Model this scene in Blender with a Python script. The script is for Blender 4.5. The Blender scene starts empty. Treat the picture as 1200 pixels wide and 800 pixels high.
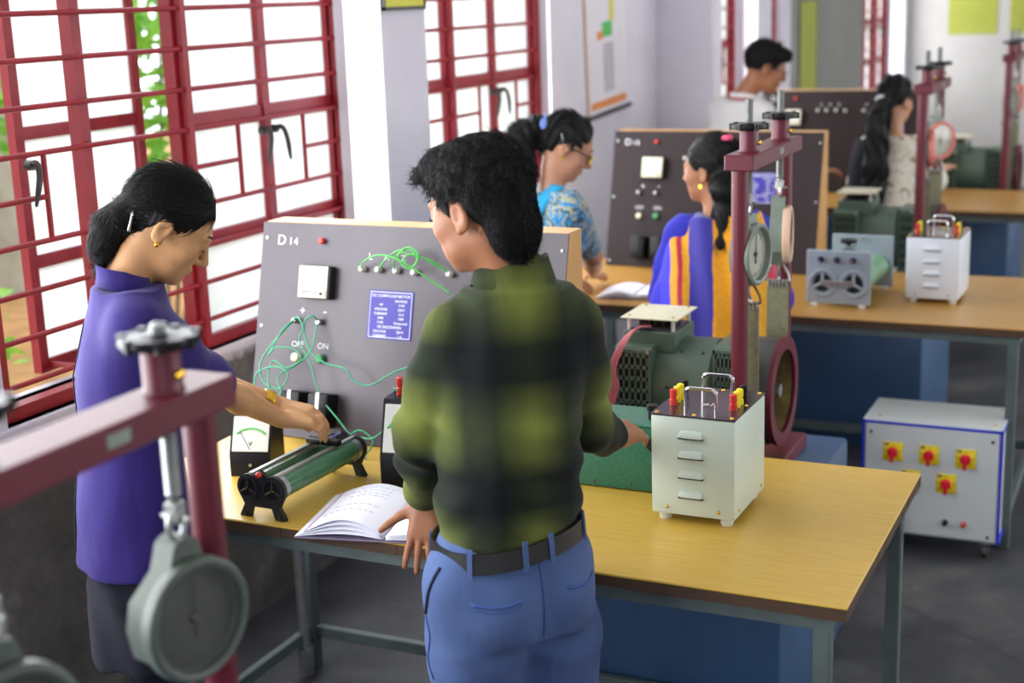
import bpy, bmesh, math, random
import numpy as np
from mathutils import Matrix, Vector, Euler
random.seed(7)
PI = math.pi
C = bpy.context.scene.collection
SC = bpy.context.scene

# ------------------------------------------------------------------ camera
CAMH = 1.90
yaw, pitch, roll = math.radians(25.264), math.radians(13.49), math.radians(-1.975)
fw = Vector((-math.sin(yaw)*math.cos(pitch), math.cos(yaw)*math.cos(pitch), -math.sin(pitch)))
rt = Vector((math.cos(yaw), math.sin(yaw), 0)); up = rt.cross(fw)
r2 = rt*math.cos(roll) + up*math.sin(roll); u2 = -rt*math.sin(roll) + up*math.cos(roll)
cam_d = bpy.data.cameras.new('camera'); cam = bpy.data.objects.new('camera', cam_d); C.objects.link(cam)
cam.matrix_world = Matrix(((r2.x, u2.x, -fw.x, 0), (r2.y, u2.y, -fw.y, 0), (r2.z, u2.z, -fw.z, CAMH), (0, 0, 0, 1)))
cam_d.sensor_width = 36; cam_d.lens = 1680/1200*36; cam_d.clip_start = 0.05
cam_d.dof.use_dof = True; cam_d.dof.focus_distance = 3.05; cam_d.dof.aperture_fstop = 2.7
SC.camera = cam
# ------------------------------------------------------------------ world, light, exposure
SC.view_settings.view_transform = 'Standard'; SC.view_settings.look = 'None'
SC.view_settings.gamma = 1; SC.view_settings.use_curve_mapping = False
SC.view_settings.exposure = 0.2
w = bpy.data.worlds.new('sky'); SC.world = w; w.use_nodes = True
bg = w.node_tree.nodes['Background']; bg.inputs[0].default_value = (0.86, 0.93, 1.0, 1); bg.inputs[1].default_value = 3.3
SC.cycles.max_bounces = 8; SC.cycles.diffuse_bounces = 5; SC.cycles.glossy_bounces = 4
SC.cycles.transparent_max_bounces = 12; SC.cycles.transmission_bounces = 6
SC.cycles.caustics_reflective = False; SC.cycles.caustics_refractive = False
def daylight(name, loc, rot, sx, sy, power, col):
    d = bpy.data.lights.new(name, 'AREA'); d.shape = 'RECTANGLE'; d.size = sx; d.size_y = sy; d.energy = power; d.color = col
    o = bpy.data.objects.new(name, d); C.objects.link(o); o.location = loc; o.rotation_euler = rot; return o
XW, XR, YF, YB, ZC = -2.60, 3.6, -2.2, 14.2, 3.1     # left wall face, right wall face, front wall, back wall, ceiling
WIN_L = [(-0.75, 0.92), (0.92, 2.50), (2.56, 4.235), (4.235, 5.905), (7.40, 8.96), (9.0, 9.95), (12.88, 14.0)]
WIN_R = [(2.6, 4.4), (4.9, 7.3), (8.0, 10.5), (11.2, 13.6)]
ZS, ZT = 0.90, 2.45
for a, b in WIN_L:
    daylight('window_daylight', (XW+0.04, (a+b)/2, (ZS+ZT)/2), (0, -PI/2, 0), ZT-ZS, b-a, (37 if b < 2.52 else 25)*(b-a), (0.93, 0.96, 1.0))
for a, b in WIN_R:
    daylight('window_daylight', (XR-0.04, (a+b)/2, 1.65), (0, PI/2, 0), 1.7, b-a, 14*(b-a), (1.0, 0.97, 0.93))
WIN_FILL = [(0.5, 3.1)]  # unseen window and its lamp, added behind the viewer for more front light
for a, b in WIN_FILL:
    daylight('window_daylight', ((a+b)/2, YF+.04, 1.65), (PI/2, 0, 0), b-a, 1.7, 3*(b-a), (1.0, 0.98, 0.95))

# ------------------------------------------------------------------ helpers
class MB:
    def __init__(s): s.v = []; s.f = []; s.m = []; s.mi = 0
    def add(s, vs, fs, M=None):
        n = len(s.v)
        for p in vs:
            p = Vector(p)
            if M is not None: p = M @ p
            s.v.append((p.x, p.y, p.z))
        for f in fs: s.f.append(tuple(i+n for i in f)); s.m.append(s.mi)
        return s
    def box(s, x0, x1, y0, y1, z0, z1, M=None):
        vs = [(x, y, z) for z in (z0, z1) for y in (y0, y1) for x in (x0, x1)]
        return s.add(vs, [(0,2,3,1),(4,5,7,6),(0,1,5,4),(2,6,7,3),(0,4,6,2),(1,3,7,5)], M)
    def bbox(s, x0, x1, y0, y1, z0, z1, r=.004, seg=2, M=None):
        bm = bmesh.new(); bmesh.ops.create_cube(bm, size=1)
        for v in bm.verts: v.co = Vector(((x0+x1)/2+v.co.x*(x1-x0), (y0+y1)/2+v.co.y*(y1-y0), (z0+z1)/2+v.co.z*(z1-z0)))
        bmesh.ops.bevel(bm, geom=bm.edges[:], offset=r, segments=seg, affect='EDGES', profile=.5)
        s.addbm(bm, M); return s
    def addbm(s, bm, M=None):
        bm.verts.index_update()
        s.add([v.co.copy() for v in bm.verts], [tuple(v.index for v in f.verts) for f in bm.faces], M); bm.free()
    def cyl(s, p0, p1, r0, r1=None, n=16, caps=True):
        r1 = r0 if r1 is None else r1
        p0, p1 = Vector(p0), Vector(p1); d = (p1-p0).normalized()
        a = d.orthogonal().normalized(); b = d.cross(a)
        vs = []
        for p, r in ((p0, r0), (p1, r1)):
            for i in range(n):
                t = 2*PI*i/n; vs.append(p + (a*math.cos(t)+b*math.sin(t))*r)
        fs = [(i, (i+1) % n, n+(i+1) % n, n+i) for i in range(n)]
        if caps: fs += [tuple(range(n-1, -1, -1)), tuple(range(n, 2*n))]
        return s.add(vs, fs)
    def lathe(s, prof, p0, axis, n=24, closed=False):
        # prof: list of (r, h) along axis from p0
        p0 = Vector(p0); d = Vector(axis).normalized(); a = d.orthogonal().normalized(); b = d.cross(a)
        vs = []
        for r, h in prof:
            for i in range(n):
                t = 2*PI*i/n; vs.append(p0 + d*h + (a*math.cos(t)+b*math.sin(t))*r)
        fs = []; m = len(prof)
        rng = range(m) if closed else range(m-1)
        for k in rng:
            k2 = (k+1) % m
            for i in range(n): fs.append((k*n+i, k*n+(i+1) % n, k2*n+(i+1) % n, k2*n+i))
        if not closed:
            if prof[0][0] > 1e-5: fs.append(tuple(range(n-1, -1, -1)))
            if prof[-1][0] > 1e-5: fs.append(tuple(range((m-1)*n, m*n)))
        return s.add(vs, fs)
    def tube(s, pts, r, n=8, closed=False):
        pts = [Vector(p) for p in pts]; m = len(pts); vs = []; fs = []
        rr = r if isinstance(r, (list, tuple)) else [r]*m
        ref = None
        for i, p in enumerate(pts):
            if closed: d = (pts[(i+1) % m]-pts[i-1])
            else: d = pts[min(i+1, m-1)]-pts[max(i-1, 0)]
            d.normalize()
            if ref is None: ref = d.orthogonal().normalized()
            ref = (ref - d*ref.dot(d)).normalized(); b = d.cross(ref)
            for k in range(n):
                t = 2*PI*k/n; vs.append(p+(ref*math.cos(t)+b*math.sin(t))*rr[i])
        for i in range(m if closed else m-1):
            j = (i+1) % m
            for k in range(n): fs.append((i*n+k, i*n+(k+1) % n, j*n+(k+1) % n, j*n+k))
        if not closed: fs += [tuple(range(n-1, -1, -1)), tuple(range((m-1)*n, m*n))]
        return s.add(vs, fs)
    def prism(s, poly, ax, h0, h1, M=None):
        # poly: 2-D outline; ax: 0 -> (u,v)=(y,z) extruded along x ; 1 -> (x,z) along y ; 2 -> (x,y) along z
        n = len(poly)
        def p3(u, v, h): return ((h, u, v), (u, h, v), (u, v, h))[ax]
        vs = [p3(u, v, h0) for u, v in poly]+[p3(u, v, h1) for u, v in poly]
        fs = [tuple(range(n-1, -1, -1)), tuple(range(n, 2*n))]+[(i, (i+1) % n, n+(i+1) % n, n+i) for i in range(n)]
        return s.add(vs, fs, M)
    def sphere(s, c, r, n=12, m=8):
        c = Vector(c); r = Vector(r) if not isinstance(r, (int, float)) else Vector((r, r, r))
        vs = [c+Vector((0, 0, -r.z))]; 
        for j in range(1, m):
            a = -PI/2+PI*j/m
            for i in range(n):
                t = 2*PI*i/n; vs.append(c+Vector((r.x*math.cos(a)*math.cos(t), r.y*math.cos(a)*math.sin(t), r.z*math.sin(a))))
        vs.append(c+Vector((0, 0, r.z))); fs = []
        for i in range(n): fs.append((0, 1+(i+1) % n, 1+i))
        for j in range(m-2):
            for i in range(n):
                a = 1+j*n; fs.append((a+i, a+(i+1) % n, a+n+(i+1) % n, a+n+i))
        e = 1+(m-2)*n
        for i in range(n): fs.append((e+i, e+(i+1) % n, len(vs)-1))
        return s.add(vs, fs)
    def mesh(s, name):
        me = bpy.data.meshes.new(name); me.from_pydata(s.v, [], s.f); me.update()
        bm = bmesh.new(); bm.from_mesh(me); bmesh.ops.recalc_face_normals(bm, faces=bm.faces[:]); bm.to_mesh(me); bm.free()
        return me
    def build(s, name, mats, parent=None, loc=None, smooth=True, rot=None, ang=35):
        me = s.mesh(name)
        for m in (mats if isinstance(mats, (list, tuple)) else [mats]): me.materials.append(m)
        me.polygons.foreach_set('material_index', s.m)
        if smooth: shade(me, ang)
        return link(name, me, parent, loc, rot)
def shade(me, ang=35):
    me.polygons.foreach_set('use_smooth', [True]*len(me.polygons))
    if ang is not None: me.set_sharp_from_angle(angle=math.radians(ang))
def link(name, me, parent=None, loc=None, rot=None):
    o = bpy.data.objects.new(name, me); C.objects.link(o)
    if parent is not None: o.parent = parent
    if loc is not None: o.location = loc
    if rot is not None: o.rotation_euler = rot
    return o
def tag(o, label, cat, group=None, kind=None):
    o['label'] = label; o['category'] = cat
    if group: o['group'] = group
    if kind: o['kind'] = kind
    return o
def thing(name, label, cat, loc=(0, 0, 0), rz=0, group=None):
    o = link(name, None, None, loc, (0, 0, rz)); o.empty_display_size = .1
    return tag(o, label, cat, group)
def struct(name, label=None, cat=None, mb=None, mat=None, loc=None):
    o = mb.build(name, mat, None, loc) if mb else link(name, None, None, loc)
    o['kind'] = 'structure'
    if label: o['label'] = label
    if cat: o['category'] = cat
    return o
def copy_tree(o, parent=None):
    c = o.copy(); C.objects.link(c)
    if parent is not None: c.parent = parent
    for ch in list(o.children): copy_tree(ch, c)
    return c
def text_mesh(body, size, depth=.0004, align='LEFT', bold=0.0):
    cu = bpy.data.curves.new('t', 'FONT'); cu.body = body; cu.size = size; cu.align_x = align; cu.extrude = depth; cu.offset = bold
    o = bpy.data.objects.new('t', cu); C.objects.link(o)
    dg = bpy.context.evaluated_depsgraph_get(); me = bpy.data.meshes.new_from_object(o.evaluated_get(dg))
    vs = [v.co.copy() for v in me.vertices]; fs = [tuple(p.vertices) for p in me.polygons]
    bpy.data.objects.remove(o); bpy.data.curves.remove(cu); bpy.data.meshes.remove(me)
    return vs, fs
def lettering(lines, mat, parent, M, name='lettering', label=None):
    # lines: (text, u, v, size, align) in the plane of M (X right, Y up, Z out)
    mb = MB()
    for ln in lines:
        t, u, v, sz, al = ln[:5]; vs, fs = text_mesh(t, sz, align=al, bold=ln[5] if len(ln) > 5 else 0)
        mb.add(vs, fs, M @ Matrix.Translation((u, v, 0)))
    o = mb.build(name, mat, parent, smooth=False)
    if label: o['label'] = label
    return o
def frame_m(o, x, y):
    # matrix with origin o, X axis x, Y axis y, Z = x cross y
    x = Vector(x).normalized(); z = x.cross(Vector(y)).normalized(); y = z.cross(x)
    return Matrix(((x.x, y.x, z.x, o[0]), (x.y, y.y, z.y, o[1]), (x.z, y.z, z.z, o[2]), (0, 0, 0, 1)))
def catmull(pts, n=8, closed=False):
    P = [Vector(p) for p in pts]; out = []; m = len(P)
    for i in range(m if closed else m-1):
        p0 = P[i-1] if (closed or i > 0) else P[0]*2-P[1]; p1 = P[i]; p2 = P[(i+1) % m]
        p3 = P[(i+2) % m] if (closed or i+2 < m) else p2*2-p1
        for k in range(n):
            t = k/n
            out.append(.5*((2*p1)+(p2-p0)*t+(2*p0-5*p1+4*p2-p3)*t*t+(3*p1-p0-3*p2+p3)*t**3))
    if not closed: out.append(P[-1])
    return out

# ------------------------------------------------------------------ materials
def rgb(h):
    h = h.lstrip('#'); c = [int(h[i:i+2], 16)/255 for i in (0, 2, 4)]
    return tuple(x/12.92 if x <= .04045 else ((x+.055)/1.055)**2.4 for x in c)
class NT:
    def __init__(s, name):
        s.m = bpy.data.materials.new(name); s.m.use_nodes = True; s.t = s.m.node_tree; s.t.nodes.clear()
        s.out = s.n('ShaderNodeOutputMaterial'); s.p = None
    def n(s, typ, **k):
        nd = s.t.nodes.new(typ)
        for a, b in k.items(): setattr(nd, a, b)
        return nd
    def l(s, a, b): s.t.links.new(a, b)
    def coords(s, scale=(1, 1, 1), kind='Object', rot=(0, 0, 0)):
        tc = s.n('ShaderNodeTexCoord'); mp = s.n('ShaderNodeMapping'); mp.inputs['Scale'].default_value = scale; mp.inputs['Rotation'].default_value = rot
        s.l(tc.outputs[kind], mp.inputs[0]); return mp.outputs[0]
    def noise(s, vec, scale, detail=4, rough=.55, dist=0):
        nd = s.n('ShaderNodeTexNoise'); nd.inputs['Scale'].default_value = scale; nd.inputs['Detail'].default_value = detail
        nd.inputs['Roughness'].default_value = rough; nd.inputs['Distortion'].default_value = dist
        s.l(vec, nd.inputs['Vector']); return nd.outputs['Fac']
    def ramp(s, fac, stops, interp='LINEAR'):
        nd = s.n('ShaderNodeValToRGB'); nd.color_ramp.interpolation = interp; e = nd.color_ramp.elements
        while len(e) < len(stops): e.new(.5)
        for k, (p, c) in enumerate(stops):
            e[k].position = p; e[k].color = (*c, 1) if len(c) == 3 else c
        s.l(fac, nd.inputs[0]); return nd.outputs[0]
    def mix(s, fac, a, b, mode='MIX'):
        nd = s.n('ShaderNodeMix', data_type='RGBA', blend_type=mode)
        for i, v in ((0, fac), (6, a), (7, b)):
            if isinstance(v, (int, float)): nd.inputs[i].default_value = v
            elif isinstance(v, tuple): nd.inputs[i].default_value = (*v, 1) if len(v) == 3 else v
            else: s.l(v, nd.inputs[i])
        return nd.outputs[2]
    def math(s, op, a, b=0, c=0, clamp=False):
        nd = s.n('ShaderNodeMath', operation=op, use_clamp=clamp)
        for i, v in enumerate((a, b, c)):
            if isinstance(v, (int, float)): nd.inputs[i].default_value = v
            else: s.l(v, nd.inputs[i])
        return nd.outputs[0]
    def bsdf(s, col, rough=.5, metal=0, spec=.5, coat=0, sheen=0, sss=0):
        p = s.n('ShaderNodeBsdfPrincipled'); s.p = p
        for k, v in (('Base Color', col), ('Roughness', rough), ('Metallic', metal), ('Specular IOR Level', spec), ('Coat Weight', coat), ('Sheen Weight', sheen), ('Subsurface Weight', sss)):
            if isinstance(v, (int, float)): p.inputs[k].default_value = v
            elif isinstance(v, tuple): p.inputs[k].default_value = (*v, 1) if len(v) == 3 else v
            else: s.l(v, p.inputs[k])
        s.l(p.outputs[0], s.out.inputs[0]); return p
    def bump(s, h, strength=.2, dist=.01):
        b = s.n('ShaderNodeBump'); b.inputs['Strength'].default_value = strength; b.inputs['Distance'].default_value = dist
        s.l(h, b.inputs['Height']); s.l(b.outputs[0], s.p.inputs['Normal'])
def paint(name, col, rough=.45, metal=0, var=.12, scale=9, bump=.0, bscale=60, coat=0, spec=.5, wear=None, sheen=0, sss=0):
    t = NT(name); v = t.coords(); c = rgb(col) if isinstance(col, str) else col
    n = t.noise(v, scale, 5)
    lo = tuple(x*(1-var) for x in c); hi = tuple(min(1, x*(1+var)) for x in c)
    cc = t.ramp(n, [(.3, lo), (.7, hi)])
    if wear:
        n2 = t.noise(v, wear[1], 8, .65)
        f = t.ramp(n2, [(wear[2], (0, 0, 0)), (wear[2]+.03, (1, 1, 1))])
        cc = t.mix(f, cc, rgb(wear[0]))
    t.bsdf(cc, rough, metal, spec, coat, sheen, sss)
    if bump: t.bump(t.noise(v, bscale, 4), bump, .004)
    return t.m
M = {}
M['red_frame'] = paint('red window paint', '#961d2a', .45, var=.18, scale=14, wear=('#5d1a20', 22, .66))
M['crimson'] = paint('crimson machine paint', '#5e0c21', .42, var=.12, scale=6, coat=.0, wear=('#a86a72', 30, .70))
M['green_mach'] = paint('grey green machine paint', '#52675a', .42, var=.12, scale=7, bump=.1, wear=('#6f8a72', 26, .70))
M['green_box'] = paint('hammered green paint', '#2c6650', .38, var=.25, scale=120, bump=.25, bscale=150)
M['bakelite'] = None
M['black'] = paint('black plastic', '#101012', .35, var=.2, spec=.25)
M['black_matt'] = paint('matt black', '#18181a', .6, var=.2)
M['void'] = paint('dark hollow', '#0a0c0b', .9, var=.2)
M['chrome'] = paint('chrome', '#d8dade', .12, 1, var=.03)
M['steel'] = paint('dull steel', '#a9aca8', .38, .9, var=.12, scale=20)
M['leg_grey'] = paint('grey green leg paint', '#525d5a', .5, var=.15, scale=12, wear=('#3a3f3c', 25, .68))
M['pine'] = None
M['cream_metal'] = paint('pale green grey enamel', '#c3cfc0', .38, var=.04, scale=5)
M['white_metal'] = paint('white grey enamel', '#cfd6d4', .4, var=.04, scale=5)
M['white_box2'] = paint('cool white enamel', '#d5dbe2', .4, var=.04, scale=5)
M['brown_top'] = paint('dark brown bakelite sheet', '#3a2c30', .14, var=.1, scale=8)
M['yellow_pl'] = paint('yellow plastic', '#efd91c', .4, var=.05)
M['red_pl'] = paint('red plastic', '#cf3428', .35, var=.05)
M['red_sw'] = paint('red switch plastic', '#dc2030', .35, var=.05)
M['white_pl'] = paint('white plastic', '#d2d3ca', .4, var=.04)
M['blue_trim'] = paint('royal blue trim', '#1c2fc4', .4, var=.06)
M['ivory'] = paint('ivory plastic', '#d8d4b8', .45, var=.05)
M['white_text'] = paint('white stencil paint', '#d9d9dc', .6, var=.12, scale=60)
M['dark_text'] = paint('dark print', '#2a2a2a', .7, var=.1)
M['plate_blue'] = paint('blue name plate', '#2d2296', .45, var=.1, scale=20)
M['wire_green'] = paint('bright green wire', '#48b848', .4, var=.06)
M['wire_teal'] = paint('sea green wire', '#2f9f70', .4, var=.06)
M['wire_pink'] = paint('pink wire', '#c8707c', .45, var=.1)
M['balance'] = paint('grey green cast balance', '#7d897e', .45, var=.12, scale=14)
M['balance_shaded'] = paint('shaded cast balance', '#4f584f', .5, var=.15, scale=14)  # balance colour darkened to put the dim foreground light into it
M['dial_shaded'] = paint('shaded dial face', '#3c4036', .6, var=.15, scale=20)  # dial colour darkened the same way, for the shaded near stand
M['dial_face'] = paint('dial face', '#b7b9a4', .5, var=.1, scale=20)
M['pink_ring'] = paint('salmon ring', '#d8776c', .5, var=.1)
M['cream_ring'] = paint('cream ring', '#d9b79c', .5, var=.08)
M['belt'] = paint('khaki canvas belt', '#7d7c62', .85, var=.2, scale=40, bump=.3, bscale=300)
M['drum'] = paint('dark cast drum', '#4b4b48', .45, .4, var=.2, scale=12)
M['rust'] = paint('rusty drum inside', '#6b5a30', .8, var=.45, scale=18, bump=.3)
M['porcelain_green'] = paint('green rheostat winding', '#3f6e4c', .3, var=.15, scale=20, coat=.3)
M['pale_green'] = paint('pale green tube', '#7fae88', .4, var=.08)
M['grey_plate'] = paint('grey end plate', '#8f9aa3', .45, var=.08, scale=10)
M['paper'] = paint('notebook paper', '#e9e9f2', .75, var=.02)
M['ink'] = paint('pencil marks', '#a9aabf', .8, var=.1)
M['cover'] = paint('book cover', '#7b6f86', .6, var=.1)
M['pink_line'] = paint('pink margin', '#d9a3bb', .8, var=.05)
M['poster_y'] = paint('yellow poster', '#d3cf4e', .6, var=.05)
M['poster_yg'] = paint('yellow green poster', '#a4aa42', .6, var=.06)
M['poster_t'] = paint('poster print', '#8b8f3a', .7, var=.1)
M['chart'] = paint('white chart', '#dfdae0', .6, var=.03)
M['orange'] = paint('orange strip', '#e08a4a', .6, var=.08)
M['lav'] = paint('grey chart print', '#b9b4bf', .7, var=.1)
M['leafgreen'] = None
M['gold'] = paint('gold', '#d8a93c', .25, 1, var=.05)
def wood(name, c1, c2, rough, sc=(1.2, 22, 22), coat=0, scratch=None):
    t = NT(name); v = t.coords(sc)
    n = t.noise(v, 5, 6, .6, .6); n2 = t.noise(t.coords((1, 1, 1)), 3.5, 4)
    c = t.ramp(n, [(.3, rgb(c1)), (.7, rgb(c2))])
    c = t.mix(t.ramp(n2, [(.35, (0, 0, 0)), (.75, (.35, .35, .35))]), c, rgb(c1))
    if scratch:
        n3 = t.noise(t.coords((6, 25, 6)), 6, 8, .7)
        c = t.mix(t.ramp(n3, [(.66, (0, 0, 0)), (.72, (1, 1, 1))]), c, rgb(scratch))
    t.bsdf(c, rough, 0, .5, coat); t.bump(n, .05, .002); return t.m
M['table_top'] = wood('yellow wood laminate', '#bd9538', '#d0ae4e', .34, (1.5, 30, 30))
M['table_top_b'] = wood('amber wood laminate', '#a97a3a', '#bd9148', .3, (1.5, 30, 30))
M['table_edge'] = wood('worn dark table edge', '#3b281c', '#5a4028', .7, (3, 30, 60), scratch='#8a6f4a')
M['pine'] = wood('light pine', '#c39257', '#d8ab6c', .5, (16, 16, 1.5))
def bakelite(name, base, rough=.36, spec=.5):
    t = NT(name); v = t.coords(); c = rgb(base)
    n = t.noise(v, 4, 6, .6)
    col = t.ramp(n, [(.3, tuple(x*.85 for x in c)), (.7, tuple(x*1.15 for x in c))])
    s1 = t.noise(t.coords((6, 6, 1.2)), 14, 8, .7)
    col = t.mix(t.ramp(s1, [(.68, (0, 0, 0)), (.74, (.6, .6, .6))]), col, rgb('#8d888e'))
    t.bsdf(col, rough, 0, spec); return t.m
M['bakelite'] = bakelite('grey brown panel sheet', '#4e464d')
M['bakelite_d'] = bakelite('dark brown panel sheet', '#2c2122', .5, .22)
def concrete_floor():
    t = NT('dark concrete floor'); v = t.coords()
    n = t.noise(v, 2.2, 8, .62, .4); n2 = t.noise(v, 14, 6, .6)
    c = t.ramp(n, [(.28, rgb('#2c2d30')), (.5, rgb('#424449')), (.75, rgb('#64635f'))])
    c = t.mix(t.ramp(n2, [(.35, (.25, .25, .25)), (.65, (0, 0, 0))]), c, rgb('#28292b'))
    n3 = t.noise(v, 30, 3, .5); c = t.mix(t.ramp(n3, [(.72, (0, 0, 0)), (.76, (.5, .5, .5))]), c, rgb('#a09a8e'))
    cr = t.n('ShaderNodeTexVoronoi', feature='DISTANCE_TO_EDGE'); cr.inputs['Scale'].default_value = .8; t.l(v, cr.inputs['Vector'])
    c = t.mix(t.ramp(cr.outputs[0], [(0, (.35, .35, .35)), (.006, (0, 0, 0))]), c, rgb('#1e1e1f'))
    t.bsdf(c, t.ramp(n, [(.3, (.45, .45, .45)), (.7, (.7, .7, .7))]), 0, .4); t.bump(n2, .15, .01); return t.m
M['floor'] = concrete_floor()
def wall_mat(name, c_lo, c_hi, split=None, low='#6c6863'):
    t = NT(name); v = t.coords(); n = t.noise(v, 1.6, 6, .6); n2 = t.noise(v, 25, 5)
    c = t.ramp(n, [(.3, rgb(c_lo)), (.7, rgb(c_hi))])
    if split is not None:
        # bare cement below the sill with lime stains
        sp = t.n('ShaderNodeSeparateXYZ'); t.l(v, sp.inputs[0])
        z = t.math('ADD', sp.outputs[2], t.math('MULTIPLY', t.math('SUBTRACT', n2, .5), .06))
        f = t.ramp(t.math('MULTIPLY', z, 1/split/2), [(.485, (1, 1, 1)), (.5, (0, 0, 0))])
        n4 = t.noise(v, 5, 8, .7)
        lowc = t.ramp(n4, [(.3, rgb('#504e4b')), (.55, rgb(low)), (.78, rgb('#948e86'))])
        c = t.mix(f, c, lowc)
    t.bsdf(c, .85, 0, .2); t.bump(n2, .12, .006); return t.m
M['wall'] = wall_mat('whitewash over cement', '#cfcbd4', '#dedbe4', split=.87)
M['wall_white'] = wall_mat('lavender whitewash', '#cfcbd6', '#dfdce6')
M['wall_back'] = wall_mat('cream whitewash', '#b8b5b2', '#c9c6c2')
M['wall_grey'] = wall_mat('grey wall colour', '#8b8b88', '#9a9a97')  # evenly greyer than the rest of the left wall
M['ceiling'] = wall_mat('white ceiling', '#d4d2d0', '#dededc')
M['plinth'] = paint('chipped blue oil paint', '#375478', .45, var=.16, scale=4, wear=('#b9c0c4', 5, .71))
def frosted():
    t = NT('frosted glass'); v = t.coords(); n = t.noise(v, 6, 5)
    tr = t.n('ShaderNodeBsdfTranslucent'); t.l(t.ramp(n, [(.3, (.86, .9, .9)), (.7, (.97, .98, .98))]), tr.inputs[0])
    tp = t.n('ShaderNodeBsdfTransparent'); gl = t.n('ShaderNodeBsdfGlossy'); gl.inputs['Roughness'].default_value = .25
    m1 = t.n('ShaderNodeMixShader'); m1.inputs[0].default_value = .22; t.l(tr.outputs[0], m1.inputs[1]); t.l(tp.outputs[0], m1.inputs[2])
    m2 = t.n('ShaderNodeMixShader'); m2.inputs[0].default_value = .05; t.l(m1.outputs[0], m2.inputs[1]); t.l(gl.outputs[0], m2.inputs[2])
    t.l(m2.outputs[0], t.out.inputs[0]); return t.m
M['frosted'] = frosted()
def clear_glass():
    t = NT('clear glass'); tp = t.n('ShaderNodeBsdfTransparent'); gl = t.n('ShaderNodeBsdfGlossy'); gl.inputs['Roughness'].default_value = .05
    m = t.n('ShaderNodeMixShader'); m.inputs[0].default_value = .05; t.l(tp.outputs[0], m.inputs[1]); t.l(gl.outputs[0], m.inputs[2])
    t.l(m.outputs[0], t.out.inputs[0]); return t.m
M['glass'] = clear_glass()
def leaf_mat(name, a, b):
    t = NT(name); n = t.noise(t.coords(), 8, 3); c = t.ramp(n, [(.3, rgb(a)), (.7, rgb(b))])
    p = t.bsdf(c, .5); tr = t.n('ShaderNodeBsdfTranslucent'); t.l(c, tr.inputs[0])
    m = t.n('ShaderNodeMixShader'); m.inputs[0].default_value = .4; t.l(p.outputs[0], m.inputs[1]); t.l(tr.outputs[0], m.inputs[2]); t.l(m.outputs[0], t.out.inputs[0])
    return t.m
M['leaf'] = leaf_mat('fresh leaves', '#5a9a2c', '#9ccc4e')
M['leaf_dark'] = leaf_mat('deep leaves', '#3c7a26', '#7ab044')
M['soil'] = paint('dry soil', '#b08050', .95, var=.3, scale=5, bump=.4, bscale=12)
M['bark'] = paint('bark', '#6a5a44', .9, var=.3, scale=20)
M['cement_out'] = paint('weathered cement', '#a5a297', .9, var=.25, scale=3)
# ------------------------------------------------------------------ the setting
struct('floor', 'dark stained cement floor of the laboratory', 'floor', MB().box(XW-.25, XR+.25, YF-.25, YB+.25, -.12, 0), M['floor'])
struct('ceiling', 'white plaster ceiling', 'ceiling', MB().box(XW-.25, XR+.25, YF-.25, YB+.25, ZC, ZC+.12), M['ceiling'])
def wall_x(mb, x0, x1, wins, zs, zt):
    mb.box(x0, x1, YF-.2, YB+.2, 0, zs); mb.box(x0, x1, YF-.2, YB+.2, zt, ZC)
    y = YF-.2
    for a, b in list(wins)+[(YB+.2, None)]:
        if a-y > 1e-3: mb.box(x0, x1, y, a, zs, zt)
        y = b
    return mb
struct('wall_left', 'whitewashed wall with barred windows, bare cement below the sill', 'wall', wall_x(MB(), XW-.22, XW, WIN_L, ZS, ZT), M['wall'])
struct('wall_right', 'white wall with windows on the right side', 'wall', wall_x(MB(), XR, XR+.22, WIN_R, .80, 2.5), M['wall_white'])
struct('wall_back', 'cream back wall carrying yellow posters', 'wall', MB().box(XW, XR, YB, YB+.2, 0, ZC), M['wall_back'])
struct('wall_front', 'white wall behind the viewer', 'wall', MB().box(XW, XR, YF-.2, YF, 0, .8).box(XW, XR, YF-.2, YF, 2.5, ZC).box(XW, WIN_FILL[0][0], YF-.2, YF, .8, 2.5).box(WIN_FILL[0][1], XR, YF-.2, YF, .8, 2.5), M['wall_white'])
struct('trim_1', 'whitewashed pillar beside the front window carrying a small yellow poster', 'pillar', MB().box(XW, -2.42, 4.20, 4.51, 0, ZC), M['wall_white'])
struct('trim_2', 'broad pale pilaster carrying the hanging chart', 'pillar', MB().box(XW, -2.55, 5.90, 7.30, 0, ZC), M['wall_white'])
struct('trim_3', 'deep white pillar beyond the hanging chart', 'pillar', MB().box(XW, -2.24, 7.30, 7.46, 0, ZC), M['wall_white'])
struct('trim_4', 'white pillar behind the young man in white', 'pillar', MB().box(XW, -2.47, 8.99, 9.34, 0, ZC), M['wall_white'])
struct('trim_5', 'white pillar before the grey stretch of wall', 'pillar', MB().box(XW, -2.56, 9.95, 10.20, 0, ZC), M['wall_white'])
struct('trim_6', 'greyer stretch of the left wall', 'wall', MB().box(XW, -2.59, 10.20, 12.86, 0, ZC), M['wall_grey'])
struct('trim_7', 'white corner pillar next to the far window', 'pillar', MB().box(XW, -2.44, 14.0, YB, 0, ZC), M['wall_white'])
struct('trim_8', 'long white window sill ledge', 'sill', MB().bbox(XW-.20, XW+.012, 2.5, 5.90, ZS-.03, ZS, .006), M['wall_white'])

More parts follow.
